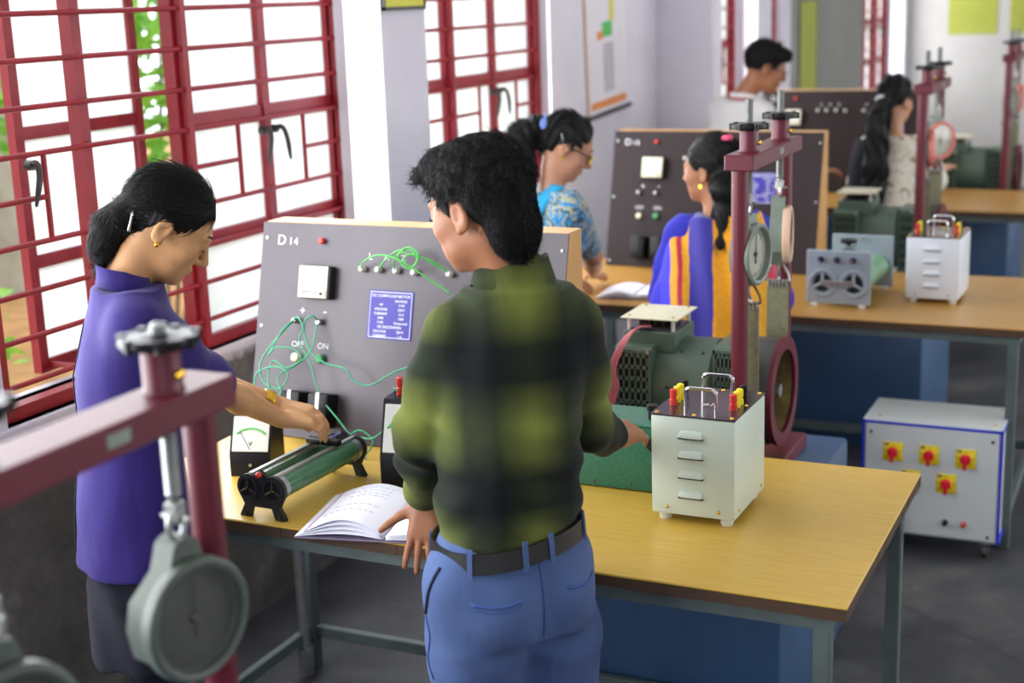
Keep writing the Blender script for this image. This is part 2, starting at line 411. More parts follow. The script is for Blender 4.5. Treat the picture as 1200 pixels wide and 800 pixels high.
ZB = [.991, 1.103, 1.216, 1.336, 1.558, 1.673, 1.788, 1.901, 2.015, 2.13, 2.245, 2.36]
def bar_y(mb, x, ya, yb, z, r=.0075): mb.cyl((x, ya, z), (x, yb, z), r, n=8)
def make_window(idx, y0, y1, label, open_left=False, n_light=4, plain=False):
    W = struct('window_%d' % idx, label, 'window', loc=(XW, y0, ZS))
    L = y1-y0; xf, xg = -.048, -.014                    # frame plane and grille plane behind the wall face
    h = ZT-ZS; ys = [L*k/n_light for k in range(n_light+1)]
    fr = MB()                                           # outer frame
    fr.box(xf-.02, xf+.02, 0, L, 0, .035); fr.box(xf-.02, xf+.02, 0, L, h-.035, h)
    fr.box(xf-.018, xf+.018, 0, .035, .035, h-.035); fr.box(xf-.018, xf+.018, L-.035, L, .035, h-.035)
    fr.build('window_frame', M['red_frame'], W)
    for k in range(1, n_light):
        wd = .018 if k != n_light//2 else .026
        m = MB().box(xf-.018, xf+.022, ys[k]-wd, ys[k]+wd, .03, h-.03); m.build('mullion', M['red_frame'], W)
    if not plain:
        for zz in ZB: 
            m = MB(); bar_y(m, xg, .0, L, zz-ZS); m.build('grille_bar', M['red_frame'], W)
        for k in range(n_light//2):
            a = 2*k*L/n_light; b = 2*(k+1)*L/n_light; q = (b-a)*.285
            for (p0, p1, pv) in ((a, a+q, a+q), (b-q, b, b-q)):
                m = MB(); bar_y(m, xg, p0, p1, 1.447-ZS); m.build('grille_bar', M['red_frame'], W)
                m = MB().cyl((xg, pv, 1.336-ZS), (xg, pv, 1.558-ZS), .0075, n=8); m.build('grille_bar', M['red_frame'], W)
        m = MB()
        for yy in (.012, L*.5, L-.012): m.box(xg-.012, xg+.012, yy-.012, yy+.012, .02, h-.02)
        m.build('grille_post', M['red_frame'], W)
    tiers = [(.035, .30), (.345, .655), (.70, h-.035)]
    first = 2 if open_left else 0
    for k in range(first, n_light):
        a, b = ys[k]+.02, ys[k+1]-.02
        for zz in (.3225, .6775):
            MB().box(xf-.016, xf+.016, a, b, zz-.0225, zz+.0225).build('rail', M['red_frame'], W)
        for z0, z1 in tiers:
            MB().box(xf-.004, xf+.000, a-.004, b+.004, z0, z1).build('pane', M['frosted'], W)
    if open_left:                                       # the casement pushed outwards on its stays
        S = link('open_sash', None, W, (-.235, .365, .03)); w2, hh = .53, h-.06
        m = MB(); m.box(-.014, .014, 0, .032, 0, hh); m.box(-.014, .014, w2-.032, w2, 0, hh); m.box(-.012, .012, .03, w2-.03, 0, .035); m.box(-.012, .012, .03, w2-.03, hh-.035, hh)
        m.box(-.011, .011, .03, w2-.03, .29, .325); m.box(-.011, .011, .03, w2-.03, .64, .675); m.build('sash_frame', M['red_frame'], S)
        for z0, z1 in ((.035, .29), (.325, .64), (.675, hh-.035)): MB().box(-.003, .003, .03, w2-.03, z0, z1).build('pane', M['frosted'], S)
        for yy in (.04, w2-.04): MB().cyl((0, yy, .02), (.18, yy, .02), .008, n=8).build('stay', M['red_frame'], S)
    if not plain:
        if n_light < 4: return W
        hs = [(ys[3]-.035, .62), (ys[3]+.03, .62)] + ([(.20, .63)] if open_left else [(ys[1]-.035, .62)])
        for yy, zz in hs:
            sgn = 1 if yy >= ys[3] else -1
            pts = catmull([(xf+.02, yy, zz), (xf+.05, yy+sgn*.004, zz+.005), (xf+.062, yy+sgn*.012, zz-.03), (xf+.058, yy+sgn*.03, zz-.10)], 5)
            m = MB().tube(pts, [.008]*(len(pts)-3)+[.007, .006, .004], 8); m.cyl((xf+.015, yy, zz), (xf+.035, yy, zz), .013)
            m.build('handle', M['drum'], W)
    return W
wl = ['front barred window with one casement pushed open, beside the girl in purple', 'second red barred window, between the two white pillars',
      'far barred window behind the man in white', 'narrow far window slot beside the grey wall', 'last barred window at the far end of the left wall']
make_window(1, *WIN_L[2], wl[0], open_left=True)
make_window(2, *WIN_L[3], wl[1])
make_window(3, *WIN_L[4], wl[2])
make_window(4, *WIN_L[5], wl[3], n_light=2)
make_window(5, *WIN_L[6], wl[4])
make_window(6, *WIN_L[0], 'barred window of the left wall behind the viewer', n_light=4)
make_window(7, *WIN_L[1], 'barred window of the left wall next to the viewer', n_light=4)
for i, (a, b) in enumerate(WIN_R):
    W = struct('window_%d' % (8+i), 'red framed window, %s from the front along the right wall' % ['first', 'second', 'third', 'fourth'][i], 'window', loc=(XR, a, .8))
    L = b-a; h = 1.7; m = MB()
    for y0, y1, z0, z1 in ((0, L, 0, .04), (0, L, h-.04, h), (0, .04, 0, h), (L-.04, L, 0, h)): m.box(.06, .10, y0, y1, z0, z1)
    m.build('window_frame', M['red_frame'], W)
    for k in range(4):
        if k: MB().box(.06, .10, L*k/4-.02, L*k/4+.02, 0, h).build('mullion', M['red_frame'], W)
        MB().box(.078, .082, L*k/4+.02, L*(k+1)/4-.02, .04, h-.04).build('pane', M['frosted'], W)

W = struct('window_%d' % (8+len(WIN_R)), 'unseen red framed window added behind the viewer for front light', 'window', loc=(WIN_FILL[0][0], YF, .8))
L = WIN_FILL[0][1]-WIN_FILL[0][0]; m = MB()
for y0, y1, z0, z1 in ((0, L, 0, .04), (0, L, 1.66, 1.7), (0, .04, .04, 1.66), (L-.04, L, .04, 1.66)): m.box(y0, y1, -.10, -.06, z0, z1)
m.build('window_frame', M['red_frame'], W)
for k in range(4):
    if k: MB().box(L*k/4-.02, L*k/4+.02, -.10, -.06, .04, 1.66).build('mullion', M['red_frame'], W)
    MB().box(L*k/4+.02, L*(k+1)/4-.02, -.082, -.078, .04, 1.66).build('pane', M['frosted'], W)
# outside
struct('ground', 'dry brown soil outside the windows', 'ground', MB().box(-16, XW-.22, -6, 22, -.32, -.2), M['soil'])
struct('wall_compound', 'weathered grey compound wall seen through the open window', 'wall', MB().box(-8.2, -8.0, -4, 8.8, -.2, 2.1), M['cement_out'])
def bush(name, label, loc, rx, ry, z0, z1, n, mat, ls=.05, stems=5):
    T = thing(name, label, 'shrub', loc, 0, 'shrubs outside the windows'); rnd = random.Random(n)
    mb = MB()
    for i in range(n):
        while True:
            p = Vector((rnd.uniform(-1, 1), rnd.uniform(-1, 1), rnd.uniform(-1, 1)))
            if p.length < 1: break
        p = p.normalized()*(p.length**.6)
        c = Vector((p.x*rx, p.y*ry, (z0+z1)/2+p.z*(z1-z0)/2)); s = ls*rnd.uniform(.6, 1.3)
        Mt = Matrix.Translation(c) @ Euler((rnd.uniform(-1.2, 1.2), rnd.uniform(-1.2, 1.2), rnd.uniform(0, 6.3))).to_matrix().to_4x4()
        mb.add([(0, -s, 0), (.38*s, -.3*s, .06*s), (.34*s, .3*s, .08*s), (0, s, -.05*s), (-.34*s, .3*s, .08*s), (-.38*s, -.3*s, .06*s)], [(0, 1, 2, 3), (0, 3, 4, 5)], Mt)
    o = mb.build('foliage', mat, T, smooth=False); o['kind'] = 'stuff'
    for i in range(stems):
        a = rnd.uniform(0, 6.3); q = Vector((math.cos(a)*rx*.5, math.sin(a)*ry*.5, z1*.75))
        MB().tube(catmull([(q.x*.1, q.y*.1, -.05), (q.x*.5, q.y*.4, z1*.3), q], 4), [.014]*9, 6).build('stem', M['bark'], T)
    return T
bush('leafy_shrub', 'tall bright green shrub seen through the gap beside the open casement', (-5.6, 6.9, -.2), 1.1, 1.2, .9, 3.3, 1500, M['leaf'], .10)
bush('leafy_shrub', 'slim leafy shrub at the left edge behind the open window', (-4.45, 3.95, -.2), .45, .35, .35, 1.35, 240, M['leaf'], .055)
bush('leafy_shrub', 'low bright weed clump on the soil under the open window', (-3.55, 3.15, -.2), .42, .3, .05, .72, 260, M['leaf'], .05)
bush('leafy_shrub', 'shrub by the grey compound wall at the left edge', (-6.6, 5.3, -.2), .7, .45, .7, 1.75, 420, M['leaf_dark'], .07)
bush('leafy_shrub', 'large dim shrub behind the frosted front window', (-5.6, 10.2, -.2), 1.3, 1.6, .5, 3.2, 900, M['leaf_dark'], .12)

# ------------------------------------------------------------------ tables
def make_table(label, x0, x1, y0, y1, top_mat, z=.78):
    T = thing('lab_table', label, 'table', ((x0+x1)/2, (y0+y1)/2, 0), 0, 'wooden laboratory tables')
    hx, hy = (x1-x0)/2, (y1-y0)/2
    MB().bbox(-hx, hx, -hy, hy, z-.006, z, .002, 1).build('table_top', top_mat, T)
    e = MB(); t = .022
    # edge band, slightly irregular (worn)
    rnd = random.Random(int(x0*100))
    for a, b, fixed, ax in ((-hx, hx, -hy, 0), (-hx, hx, hy, 0), (-hy, hy, -hx, 1), (-hy, hy, hx, 1)):
        n = 24
        for k in range(n):
            p, q = a+(b-a)*k/n, a+(b-a)*(k+1)/n; w = rnd.uniform(-.0012, .0006); s = 1 if fixed > 0 else -1
            lo, hi = sorted((fixed-s*.02, fixed+s*w)); zb = z-.006-t+rnd.uniform(-.001, .001)
            if ax == 0: e.box(p, q, lo, hi, zb, z-.0055)
            else: e.box(lo, hi, p, q, zb, z-.0055)
    e.box(-hx+.02, hx-.02, -hy+.02, hy-.02, z-.024, z-.006)
    e.build('table_edge', M['table_edge'], T, smooth=False)
    zf = z-.029; f = MB()
    for yy in (-hy+.012, hy-.042): f.box(-hx+.03, hx-.03, yy, yy+.03, zf-.028, zf)
    for xx in (-hx+.03, hx-.06): f.box(xx, xx+.03, -hy+.042, hy-.042, zf-.028, zf)
    f.build('apron_frame', M['leg_grey'], T)
    for sx in (-1, 1):
        for sy in (-1, 1):
            cx, cy = sx*(hx-.05), sy*(hy-.03)
            MB().bbox(cx-.017, cx+.017, cy-.017, cy+.017, 0, zf, .003, 1).build('leg', M['leg_grey'], T)
    for yy in (hy-.03,): MB().bbox(-hx+.067, hx-.067, yy-.012, yy+.012, .10, .135, .003, 1).build('stretcher', M['leg_grey'], T)
    for xx in (-hx+.05, hx-.05): MB().bbox(xx-.012, xx+.012, -hy+.047, hy-.047, .10, .135, .003, 1).build('stretcher', M['leg_grey'], T)
    return T
t1 = make_table('yellow topped laboratory table in front, holding the notebook and the pale green box', -2.27, -.505, 2.483, 3.298, M['table_top'])
t2 = make_table('second wooden laboratory table, with the cool white box on it', -2.27, -.415, 4.867, 5.76, M['table_top_b'])
t3 = make_table('far brown laboratory table at the right edge, behind the second brake stand', -2.27, -.30, 7.44, 8.25, M['table_top_b'])
pp = MB().tube([(-2.215, 3.215, 0), (-2.19, 3.18, .74)], .017, 12); pp.cyl((-2.216, 3.216, 0), (-2.211, 3.21, .09), .024, n=12)
tag(pp.build('slanted_pipe', M['steel']), 'thin grey pipe leaning at the back left leg of the front table', 'pipe')

def make_plinth(label, dy, dx=0, dz=0):
    m = MB().bbox(-1.85+dx, -.84+dx, 3.315+dy, 4.09+dy, 0, .60-dz, .012, 2)
    return tag(m.build('machine_plinth', M['plinth']), label, 'plinth', 'blue machine plinths')
make_plinth('chipped blue plinth under the front motor, partly beneath the front table', 0)
make_plinth('blue plinth behind the switch cabinet, carrying the second motor', 2.55, -.07)
make_plinth('blue plinth beyond the far brown table', 4.95)
make_plinth('blue plinth nearest the viewer, carrying the blurred brake stand', -2.56, -.06, .05)
# ------------------------------------------------------------------ control panels
PTH = math.atan2(.14, .55)                              # lean of the sloping face
def make_panel(label, x, y, face_mat, code, detailed=True, plate_u=0, W2=.445):
    T = thing('control_panel', label, 'control panel', (x, y, .78), 0, 'sloping motor control panels')
    h, d = .55, .22
    prof = [(0, 0), (d, 0), (d, h+.004), (.14, h+.004)]
    MB().prism([(u+.006, v) for u, v in prof], 0, -W2+.004, W2-.004).build('wooden_case', M['pine'], T)
    fm = frame_m((0, 0, .001), (1, 0, 0), (0, .14, .55)); L = math.hypot(.14, .55)
    b = MB(); b.box(-W2, W2, .001, L+.002, -.001, .005, fm); b.build('face_sheet', face_mat, T)
    F = fm @ Matrix.Translation((0, 0, .005))
    def P(u, v, w=0): return F @ Vector((u, v, w))
    nrm = (P(0, 0, 1)-P(0, 0, 0))
    def knob(u, v, r, hh, mat, name, n=14):
        o = MB().lathe([(r*.8, 0), (r, hh*.2), (r, hh*.8), (r*.7, hh), (0, hh)], P(u, v), nrm, n).build(name, mat, T); return o
    # engraved code and legends
    a, bnum = code
    lines = [(a, -.398, .510, .038, 'LEFT'), (bnum[0], -.362, .511, .027, 'LEFT', .0003), (bnum[1], -.3455, .511, .027, 'LEFT', .0003)]
    lines += [('L', -.113, .482, .026, 'LEFT'), ('A', -.066, .482, .022, 'LEFT'), ('Z', -.016, .482, .022, 'LEFT'), ('A', .136, .484, .022, 'LEFT'),
              ('+', -.313, .326, .034, 'LEFT'), ('-', -.240, .328, .04, 'LEFT'), ('OFF', -.331, .240, .022, 'LEFT'), ('ON', -.250, .240, .022, 'LEFT')]
    for ln in lines: lettering([ln], M['white_text'], T, F, 'legend')
    knob(-.254, .524, .0085, .016, M['red_pl'], 'indicator_lamp')
    # square meter
    mt = MB(); mt.bbox(-.305, -.208, .370, .458, 0, .028, .004, 2, F); mo = mt.build('panel_meter', M['black_matt'], T)
    MB().bbox(-.303, -.214, .372, .456, .028, .031, .0012, 1, F).build('bezel', M['ivory'], mo)
    MB().box(-.293, -.222, .388, .450, .031, .0318, F).build('dial', M['white_pl'], mo)
    MB().box(-.290, -.244, .3865, .3885, .0319, .0324, F).build('scale_line', M['dark_text'], mo)
    MB().bbox(-.244, -.217, .374, .394, .031, .0335, .001, 1, F).build('zero_cover', M['ivory'], mo)
    MB().cyl(P(-.230, .384, .033), P(-.230, .384, .036), .004, n=10).build('zero_screw', M['black'], mo)
    for u, v in ((-.317, .310), (-.242, .310), (-.123, .456), (-.075, .456), (-.022, .456), (.031, .454), (.132, .455)):
        o = knob(u, v, .0085, .022, M['white_pl'] if v > .4 else M['steel'], 'terminal')
    knob(-.309, .212, .0125, .018, M['ivory'], 'off_button'); knob(-.234, .213, .0125, .018, paint('green push button', '#3f8f5a', .4, var=.05), 'on_button')
    for u0 in (-.322, -.235):
        m = MB(); m.bbox(u0, u0+.062, .035, .125, 0, .055, .006, 2, F); f = m.build('fuse_holder', M['black'], T)
        MB().bbox(u0+.024, u0+.038, .06, .128, .052, .057, .002, 1, F).build('clip', M['steel'] if detailed else M['black_matt'], f)
    MB().bbox(plate_u-.066, plate_u+.066, .278, .404, 0, .0018, .0006, 1, F).build('rating_plate', M['plate_blue'], T)
    F2 = F @ Matrix.Translation((plate_u, 0, .0018)); tx = MB()
    for a0, a1, b0, b1 in ((-.061, .061, .3985, .4005), (-.061, .061, .2815, .2835), (-.0615, -.0598, .2815, .4005), (.0598, .0615, .2815, .4005)): tx.box(a0, a1, b0, b1, 0, .0004, F2)
    tx.build('plate_border', M['white_text'], T)
    ls = [('DC COMPOUND MOTOR', 0, .3870, .0098, 'CENTER', .0002), ('RATINGS', .030, .3750, .0085, 'CENTER', .0002)]
    yv = .3640
    for l_, r_ in (('HP', '3 HP'), ('VOLTAGE', '220 V'), ('CURRENT', '12 A'), ('RPM', '1500'), ('TYPE', 'Compound')):
        ls += [(l_, -.028, yv, .0086, 'CENTER', .0002), (r_, .032, yv, .0086, 'CENTER', .0002)]; yv -= .0115
    ls += [('DC EXCITATION', 0, yv, .0092, 'CENTER', .0002)]; yv -= .0112
    for l_, r_ in (('VOLTAGE', '220 V'), ('CURRENT', '1 A')):
        ls += [(l_, -.028, yv, .0086, 'CENTER', .0002), (r_, .032, yv, .0086, 'CENTER', .0002)]; yv -= .0115
    lettering(ls, M['white_text'], T, F2, 'plate_lettering')
    for u in (-.43, .432):
        for v in (.02, .29, .527): MB().lathe([(.0045, 0), (.0045, .002), (0, .003)], P(u, v), nrm, 10).build('screw', M['steel'], T)
    return T, P
pan1, PP1 = make_panel('grey sloping control panel marked D 14, with green leads and a blue plate', -1.79, 3.06, M['bakelite'], ('D', '14'), plate_u=-.036)
pan2, PP2 = make_panel('dark brown control panel facing the woman in the yellow dress', -1.745, 5.605, M['bakelite_d'], ('D', '15'), False, plate_u=.20)
pan3, PP3 = make_panel('far dark control panel in front of the grey wall', -1.745, 7.98, M['bakelite_d'], ('D', '16'), False, plate_u=.29)

# ------------------------------------------------------------------ green leads on the front panel
def wire(label, pts, r, mat, n=8, group='patch leads on the front panel'):
    o = MB().tube(catmull(pts, n), r, 6).build('patch_lead', mat, ang=None)
    return tag(o, label, 'wire', group)
O1 = Vector(pan1.location)
def Q(u, v, w=.02): return O1+PP1(u, v, w)
wire('bright green lead looping from the terminal under letter L across the panel top', [Q(-.123, .456, .02), Q(-.10, .476, .04), Q(-.055, .492, .05), Q(0, .485, .055), Q(.05, .462, .05), Q(.10, .433, .04), Q(.15, .405, .03)], .0022, M['wire_green'])
wire('bright green lead coiling above the blue plate from the terminal under letter A', [Q(-.068, .458, .02), Q(-.04, .48, .04), Q(0, .505, .05), Q(.04, .508, .05), Q(.058, .485, .05), Q(.04, .462, .05), Q(.012, .475, .05), Q(.01, .50, .055), Q(.05, .495, .05), Q(.10, .482, .04), Q(.132, .458, .02)], .0022, M['wire_green'])
wire('bright green lead curling twice beside the panel letter Z', [Q(-.022, .458, .02), Q(-.01, .485, .045), Q(.03, .515, .055), Q(.062, .50, .055), Q(.05, .468, .05), Q(.02, .478, .05), Q(.035, .497, .055), Q(.07, .492, .05), Q(.132, .46, .02)], .002, M['wire_green'])
wire('sea green lead from the plus terminal drooping to the ammeter', [Q(-.317, .312, .02), Q(-.29, .318, .04), Q(-.265, .29, .05), Q(-.275, .26, .05), Q(-.235, .20, .05), Q(-.20, .12, .05), Q(-.13, .06, .06), Q(-.055, .0, .08), Q(-.02, -.03, .10), Q(-.03, -.04, .13), Q(-.05, -.03, .14), (-1.80, 2.93, .80)], .0021, M['wire_teal'])
wire('sea green lead from the minus terminal running right towards the man', [Q(-.242, .312, .02), Q(-.25, .325, .035), Q(-.268, .31, .04), Q(-.262, .27, .045), Q(-.235, .23, .05), Q(-.19, .205, .05), Q(-.13, .195, .05), Q(-.10, .165, .05), Q(-.05, .16, .05), Q(.02, .20, .05), Q(.08, .22, .05)], .0021, M['wire_teal'])
wire('sea green lead tangled in loops below the off button', [Q(-.317, .308, .02), Q(-.335, .27, .05), Q(-.37, .22, .06), Q(-.385, .18, .06), Q(-.36, .14, .07), Q(-.31, .13, .07), Q(-.29, .17, .07), Q(-.33, .185, .07), Q(-.385, .165, .07), Q(-.38, .12, .08), Q(-.33, .09, .08), Q(-.30, .12, .08), Q(-.32, .16, .07), Q(-.27, .20, .05), Q(-.235, .24, .05), Q(-.242, .305, .02)], .0021, M['wire_teal'])
wire('sea green lead looping around the off button down to the voltmeter', [Q(-.315, .312, .02), Q(-.33, .28, .05), Q(-.36, .215, .06), Q(-.34, .235, .06), Q(-.29, .235, .05), Q(-.265, .21, .05), Q(-.30, .185, .06), Q(-.345, .20, .06), Q(-.35, .16, .07), Q(-.33, .10, .09), Q(-.33, .04, .12), Q(-.37, .045, .16), (-2.14, 2.86, .935)], .0021, M['wire_teal'])
wire('sea green lead from the red ammeter terminal sweeping to the left', [(-1.648, 2.845, 1.003), (-1.665, 2.86, 1.004), Q(.075, .14, .13), Q(.05, .11, .13), Q(.045, .07, .12), Q(0, .03, .11), Q(-.06, .03, .10), Q(-.09, .02, .09), Q(-.05, .045, .09), Q(-.01, .02, .09), Q(-.03, -.02, .10), (-1.84, 2.955, .80)], .0021, M['wire_teal'])

# ------------------------------------------------------------------ meters on the front table
def make_meter(label, x, y, rz, red):
    T = thing('desk_meter', label, 'meter', (x, y, .78), rz, 'black portable meters')
    w, d, h = .052, .055, .15
    prof = [(-d, 0), (d, 0), (d, h), (-d+.02, h), (-d, h-.055), ]
    prof = [(-d, 0), (d, 0), (d, h), (-d+.045, h), (-d, .055)]
    m = MB().prism(prof, 0, -w, w); m.build('case', M['black'], T)
    F = frame_m((0, -d+.0005, .0555), (1, 0, 0), (0, .045, .095)); Ls = math.hypot(.045, .095)
    MB().bbox(-w+.006, w-.006, .008, Ls-.01, 0, .002, .0008, 1, F).build('dial', M['white_pl'], T)
    arc = [F @ Vector((math.sin(a)*.055, .01+math.cos(a)*.055, .0030)) for a in [(-.72+1.44*k/16) for k in range(17)]]
    MB().tube(arc, .0025, 5).build('scale_arc', M['wire_green'], T)
    MB().tube([F @ Vector((0, .012, .004)), F @ Vector((-.03, .06, .004))], .0006, 4).build('needle', M['dark_text'], T)
    lettering([('V' if not red else 'A', 0, .022, .016, 'CENTER')], M['dark_text'], T, F @ Matrix.Translation((0, 0, .0025)))
    MB().cyl((0, -d-.003, .03), (0, -d, .03), .004, n=10).build('zero_screw', M['steel'], T)
    for sx in (-.026, .026):
        k = M['black'] if not red or sx > 0 else M['red_pl']
        MB().lathe([(.009, 0), (.009, .012), (.006, .014), (.008, .018), (.008, .03), (0, .032)], (sx, .03, h), (0, 0, 1), 12).build('terminal', k, T)
    return T
make_meter('black voltmeter with green scale, left of the rheostat under her arms', -2.03, 2.80, math.radians(16), False)
a2 = make_meter('tall black ammeter with a red terminal, half hidden by the man', -1.625, 2.845, math.radians(8), True)
a2.scale = (1, 1, 1.38)

# ------------------------------------------------------------------ rheostats
def make_rheostat(label, x, y, rz, Lr, tube_mat, plate_mat, big=1.0):
    T = thing('rheostat', label, 'rheostat', (x, y, .78), rz, 'sliding rheostats')
    r, sx, zc = .028*big, .034*big, .070*big
    for yy, nm in ((0, 'end_plate'), (Lr, 'end_plate')):
        out = []
        for k in range(13):
            a = math.radians(200-k*(200-62)/12); out.append((-sx+math.cos(a)*r*1.12, zc+math.sin(a)*r*1.12))
        out += [(-.010*big, zc+.036*big), (0, zc+.042*big), (.010*big, zc+.036*big)]
        for k in range(13):
            a = math.radians(118-k*(118+20)/12); out.append((sx+math.cos(a)*r*1.12, zc+math.sin(a)*r*1.12))
        out += [(.048*big, .030), (.062*big, .004), (.062*big, 0), (.034*big, 0), (.026*big, .026), (-.026*big, .026), (-.034*big, 0), (-.062*big, 0), (-.062*big, .004), (-.048*big, .030)]
        p = MB().prism(out, 1, yy-.005, yy+.005).build('end_plate', plate_mat, T)
        sg = -1 if yy == 0 else 1; yo = yy+sg*.005
        for s in (-1, 1):
            ring = MB().lathe([(r*.95, 0), (r*.95, .004), (r*.78, .004), (r*.78, 0)], (s*sx, yo, zc), (0, sg, 0), 24, closed=True); ring.build('ring', plate_mat, p)
            MB().lathe([(r*.80, 0), (r*.80, .0006), (0, .0006)], (s*sx, yo, zc), (0, sg, 0), 24).build('opening', M['void'], p)
            sp = MB()
            for k in range(3):
                a = PI/2+k*2*PI/3
                q = Vector((s*sx+math.cos(a)*r*.82, yo+sg*.002, zc+math.sin(a)*r*.82)); sp.tube([(s*sx, yo+sg*.002, zc), q], .0032*big, 6)
            sp.build('spokes', plate_mat, p)
            MB().lathe([(.005*big, 0), (.005*big, .006), (0, .007)], (s*sx, yo, zc), (0, sg, 0), 10).build('centre_nut', M['gold'] if big == 1 else M['steel'], p)
            MB().cyl((s*.048*big, yy-.008, .007), (s*.048*big, yy+.012, .007), .006, n=8).build('foot_lug', plate_mat, p)
    for s in (-1, 1):
        MB().cyl((s*sx, .005, zc), (s*sx, Lr-.005, zc), r*.93, n=28).build('tube', tube_mat, T)
        for yy in (.006, Lr-.024): MB().cyl((s*sx, yy, zc), (s*sx, yy+.018, zc), r*.985, n=28).build('clamp_band', M['steel'], T)
        MB().bbox(s*sx-.006, s*sx+.006, .006, Lr-.006, zc+r*.93-.002, zc+r*.93+.006, .001, 1).build('contact_strip', M['steel'], T)
    MB().cyl((0, -.012, zc+.036*big), (0, Lr+.012, zc+.036*big), .0035, n=8).build('slide_rod', M['chrome'], T)
    s_ = MB(); s_.bbox(-.045*big, .045*big, Lr*.72, Lr*.72+.022, zc+.030*big, zc+.044*big, .003, 2); so = s_.build('slider', M['black'], T)
    MB().lathe([(.006, 0), (.006, .008), (.012, .010), (.012, .026), (0, .03)], (0, Lr*.72+.011, zc+.044*big), (0, 0, 1), 14).build('slider_knob', M['black'], so)
    MB().lathe([(.007, 0), (.007, .006), (.004, .012), (0, .013)], (0, -.005, zc+.034*big), (0, -1, 0), 10).build('terminal', M['red_pl'], T)
    return T
make_rheostat('twin tube green rheostat with black end plates under the hands of the girl in purple', -1.818, 2.515, math.radians(-2), .33, M['porcelain_green'], M['black_matt'])
# the second row: square grey plates
def make_rheostat_sq(label, x, y, rz, Lr, front_detail=True):
    T = thing('rheostat', label, 'rheostat', (x, y, .78), rz, 'sliding rheostats')
    hw, h, r, zc = .115, .205, .050, .088
    for yy in (0, Lr):
        p = MB().bbox(-hw, hw, yy-.006, yy+.006, .012, h, .003, 1).build('end_plate', M['grey_plate'], T)
        for s in (-1, 1):
            MB().bbox(s*.085-.012, s*.085+.012, yy-.008, yy+.012, 0, .014, .003, 1).build('foot', M['white_pl'], p)
        if yy == 0 and front_detail:
            for s in (-1, 1):
                MB().lathe([(r*1.02, 0), (r*1.02, .005), (r*.88, .007), (r*.80, .005), (r*.80, 0)], (s*.056, -.006, zc), (0, -1, 0), 28, closed=True).build('ring', M['grey_plate'], p)
                MB().lathe([(r*.66, 0), (r*.66, .0008), (0, .0008)], (s*.056, -.006, zc), (0, -1, 0), 24).build('opening', M['void'], p)
                sp = MB()
                for k in range(3):
                    a = PI/2+k*2*PI/3; sp.tube([(s*.056, -.008, zc), (s*.056+math.cos(a)*r*.72, -.008, zc+math.sin(a)*r*.72)], .006, 6)
                sp.build('spokes', M['grey_plate'], p)
            MB().bbox(-.062, .062, -.016, -.009, zc-.010, zc+.010, .002, 1).build('link_bar', M['steel'], p)
            for u in (-.062, -.005, .053): MB().lathe([(.011, 0), (.011, .010), (.006, .012), (.006, .018), (0, .019)], (u, -.006, h-.032), (0, -1, 0), 12).build('terminal', M['black'], p)
            for u in (-.062, -.005, .053): MB().lathe([(.0062, 0), (.0062, .005), (0, .006)], (u, -.023, h-.032), (0, -1, 0), 10).build('terminal_tip', M['chrome'], p)
    for s in (-1, 1):
        MB().cyl((s*.056, .006, zc), (s*.056, Lr-.006, zc), r*.9, n=28).build('tube', M['pale_green'], T)
    MB().cyl((0, -.004, h-.012), (0, Lr+.004, h-.012), .004, n=8).build('slide_rod', M['chrome'], T)
    so = MB().bbox(-.03, .03, Lr*.35, Lr*.35+.03, h-.022, h-.004, .003, 2).build('slider', M['grey_plate'], T)
    MB().lathe([(.008, 0), (.008, .008), (.030, .010), (.030, .022), (0, .026)], (0, Lr*.35+.015, h-.004), (0, 0, 1), 20).build('slider_knob', M['black'], so)
    return T
make_rheostat_sq('square faced grey rheostat with two round openings on the second table', -1.083, 5.045, math.radians(-2), .36)
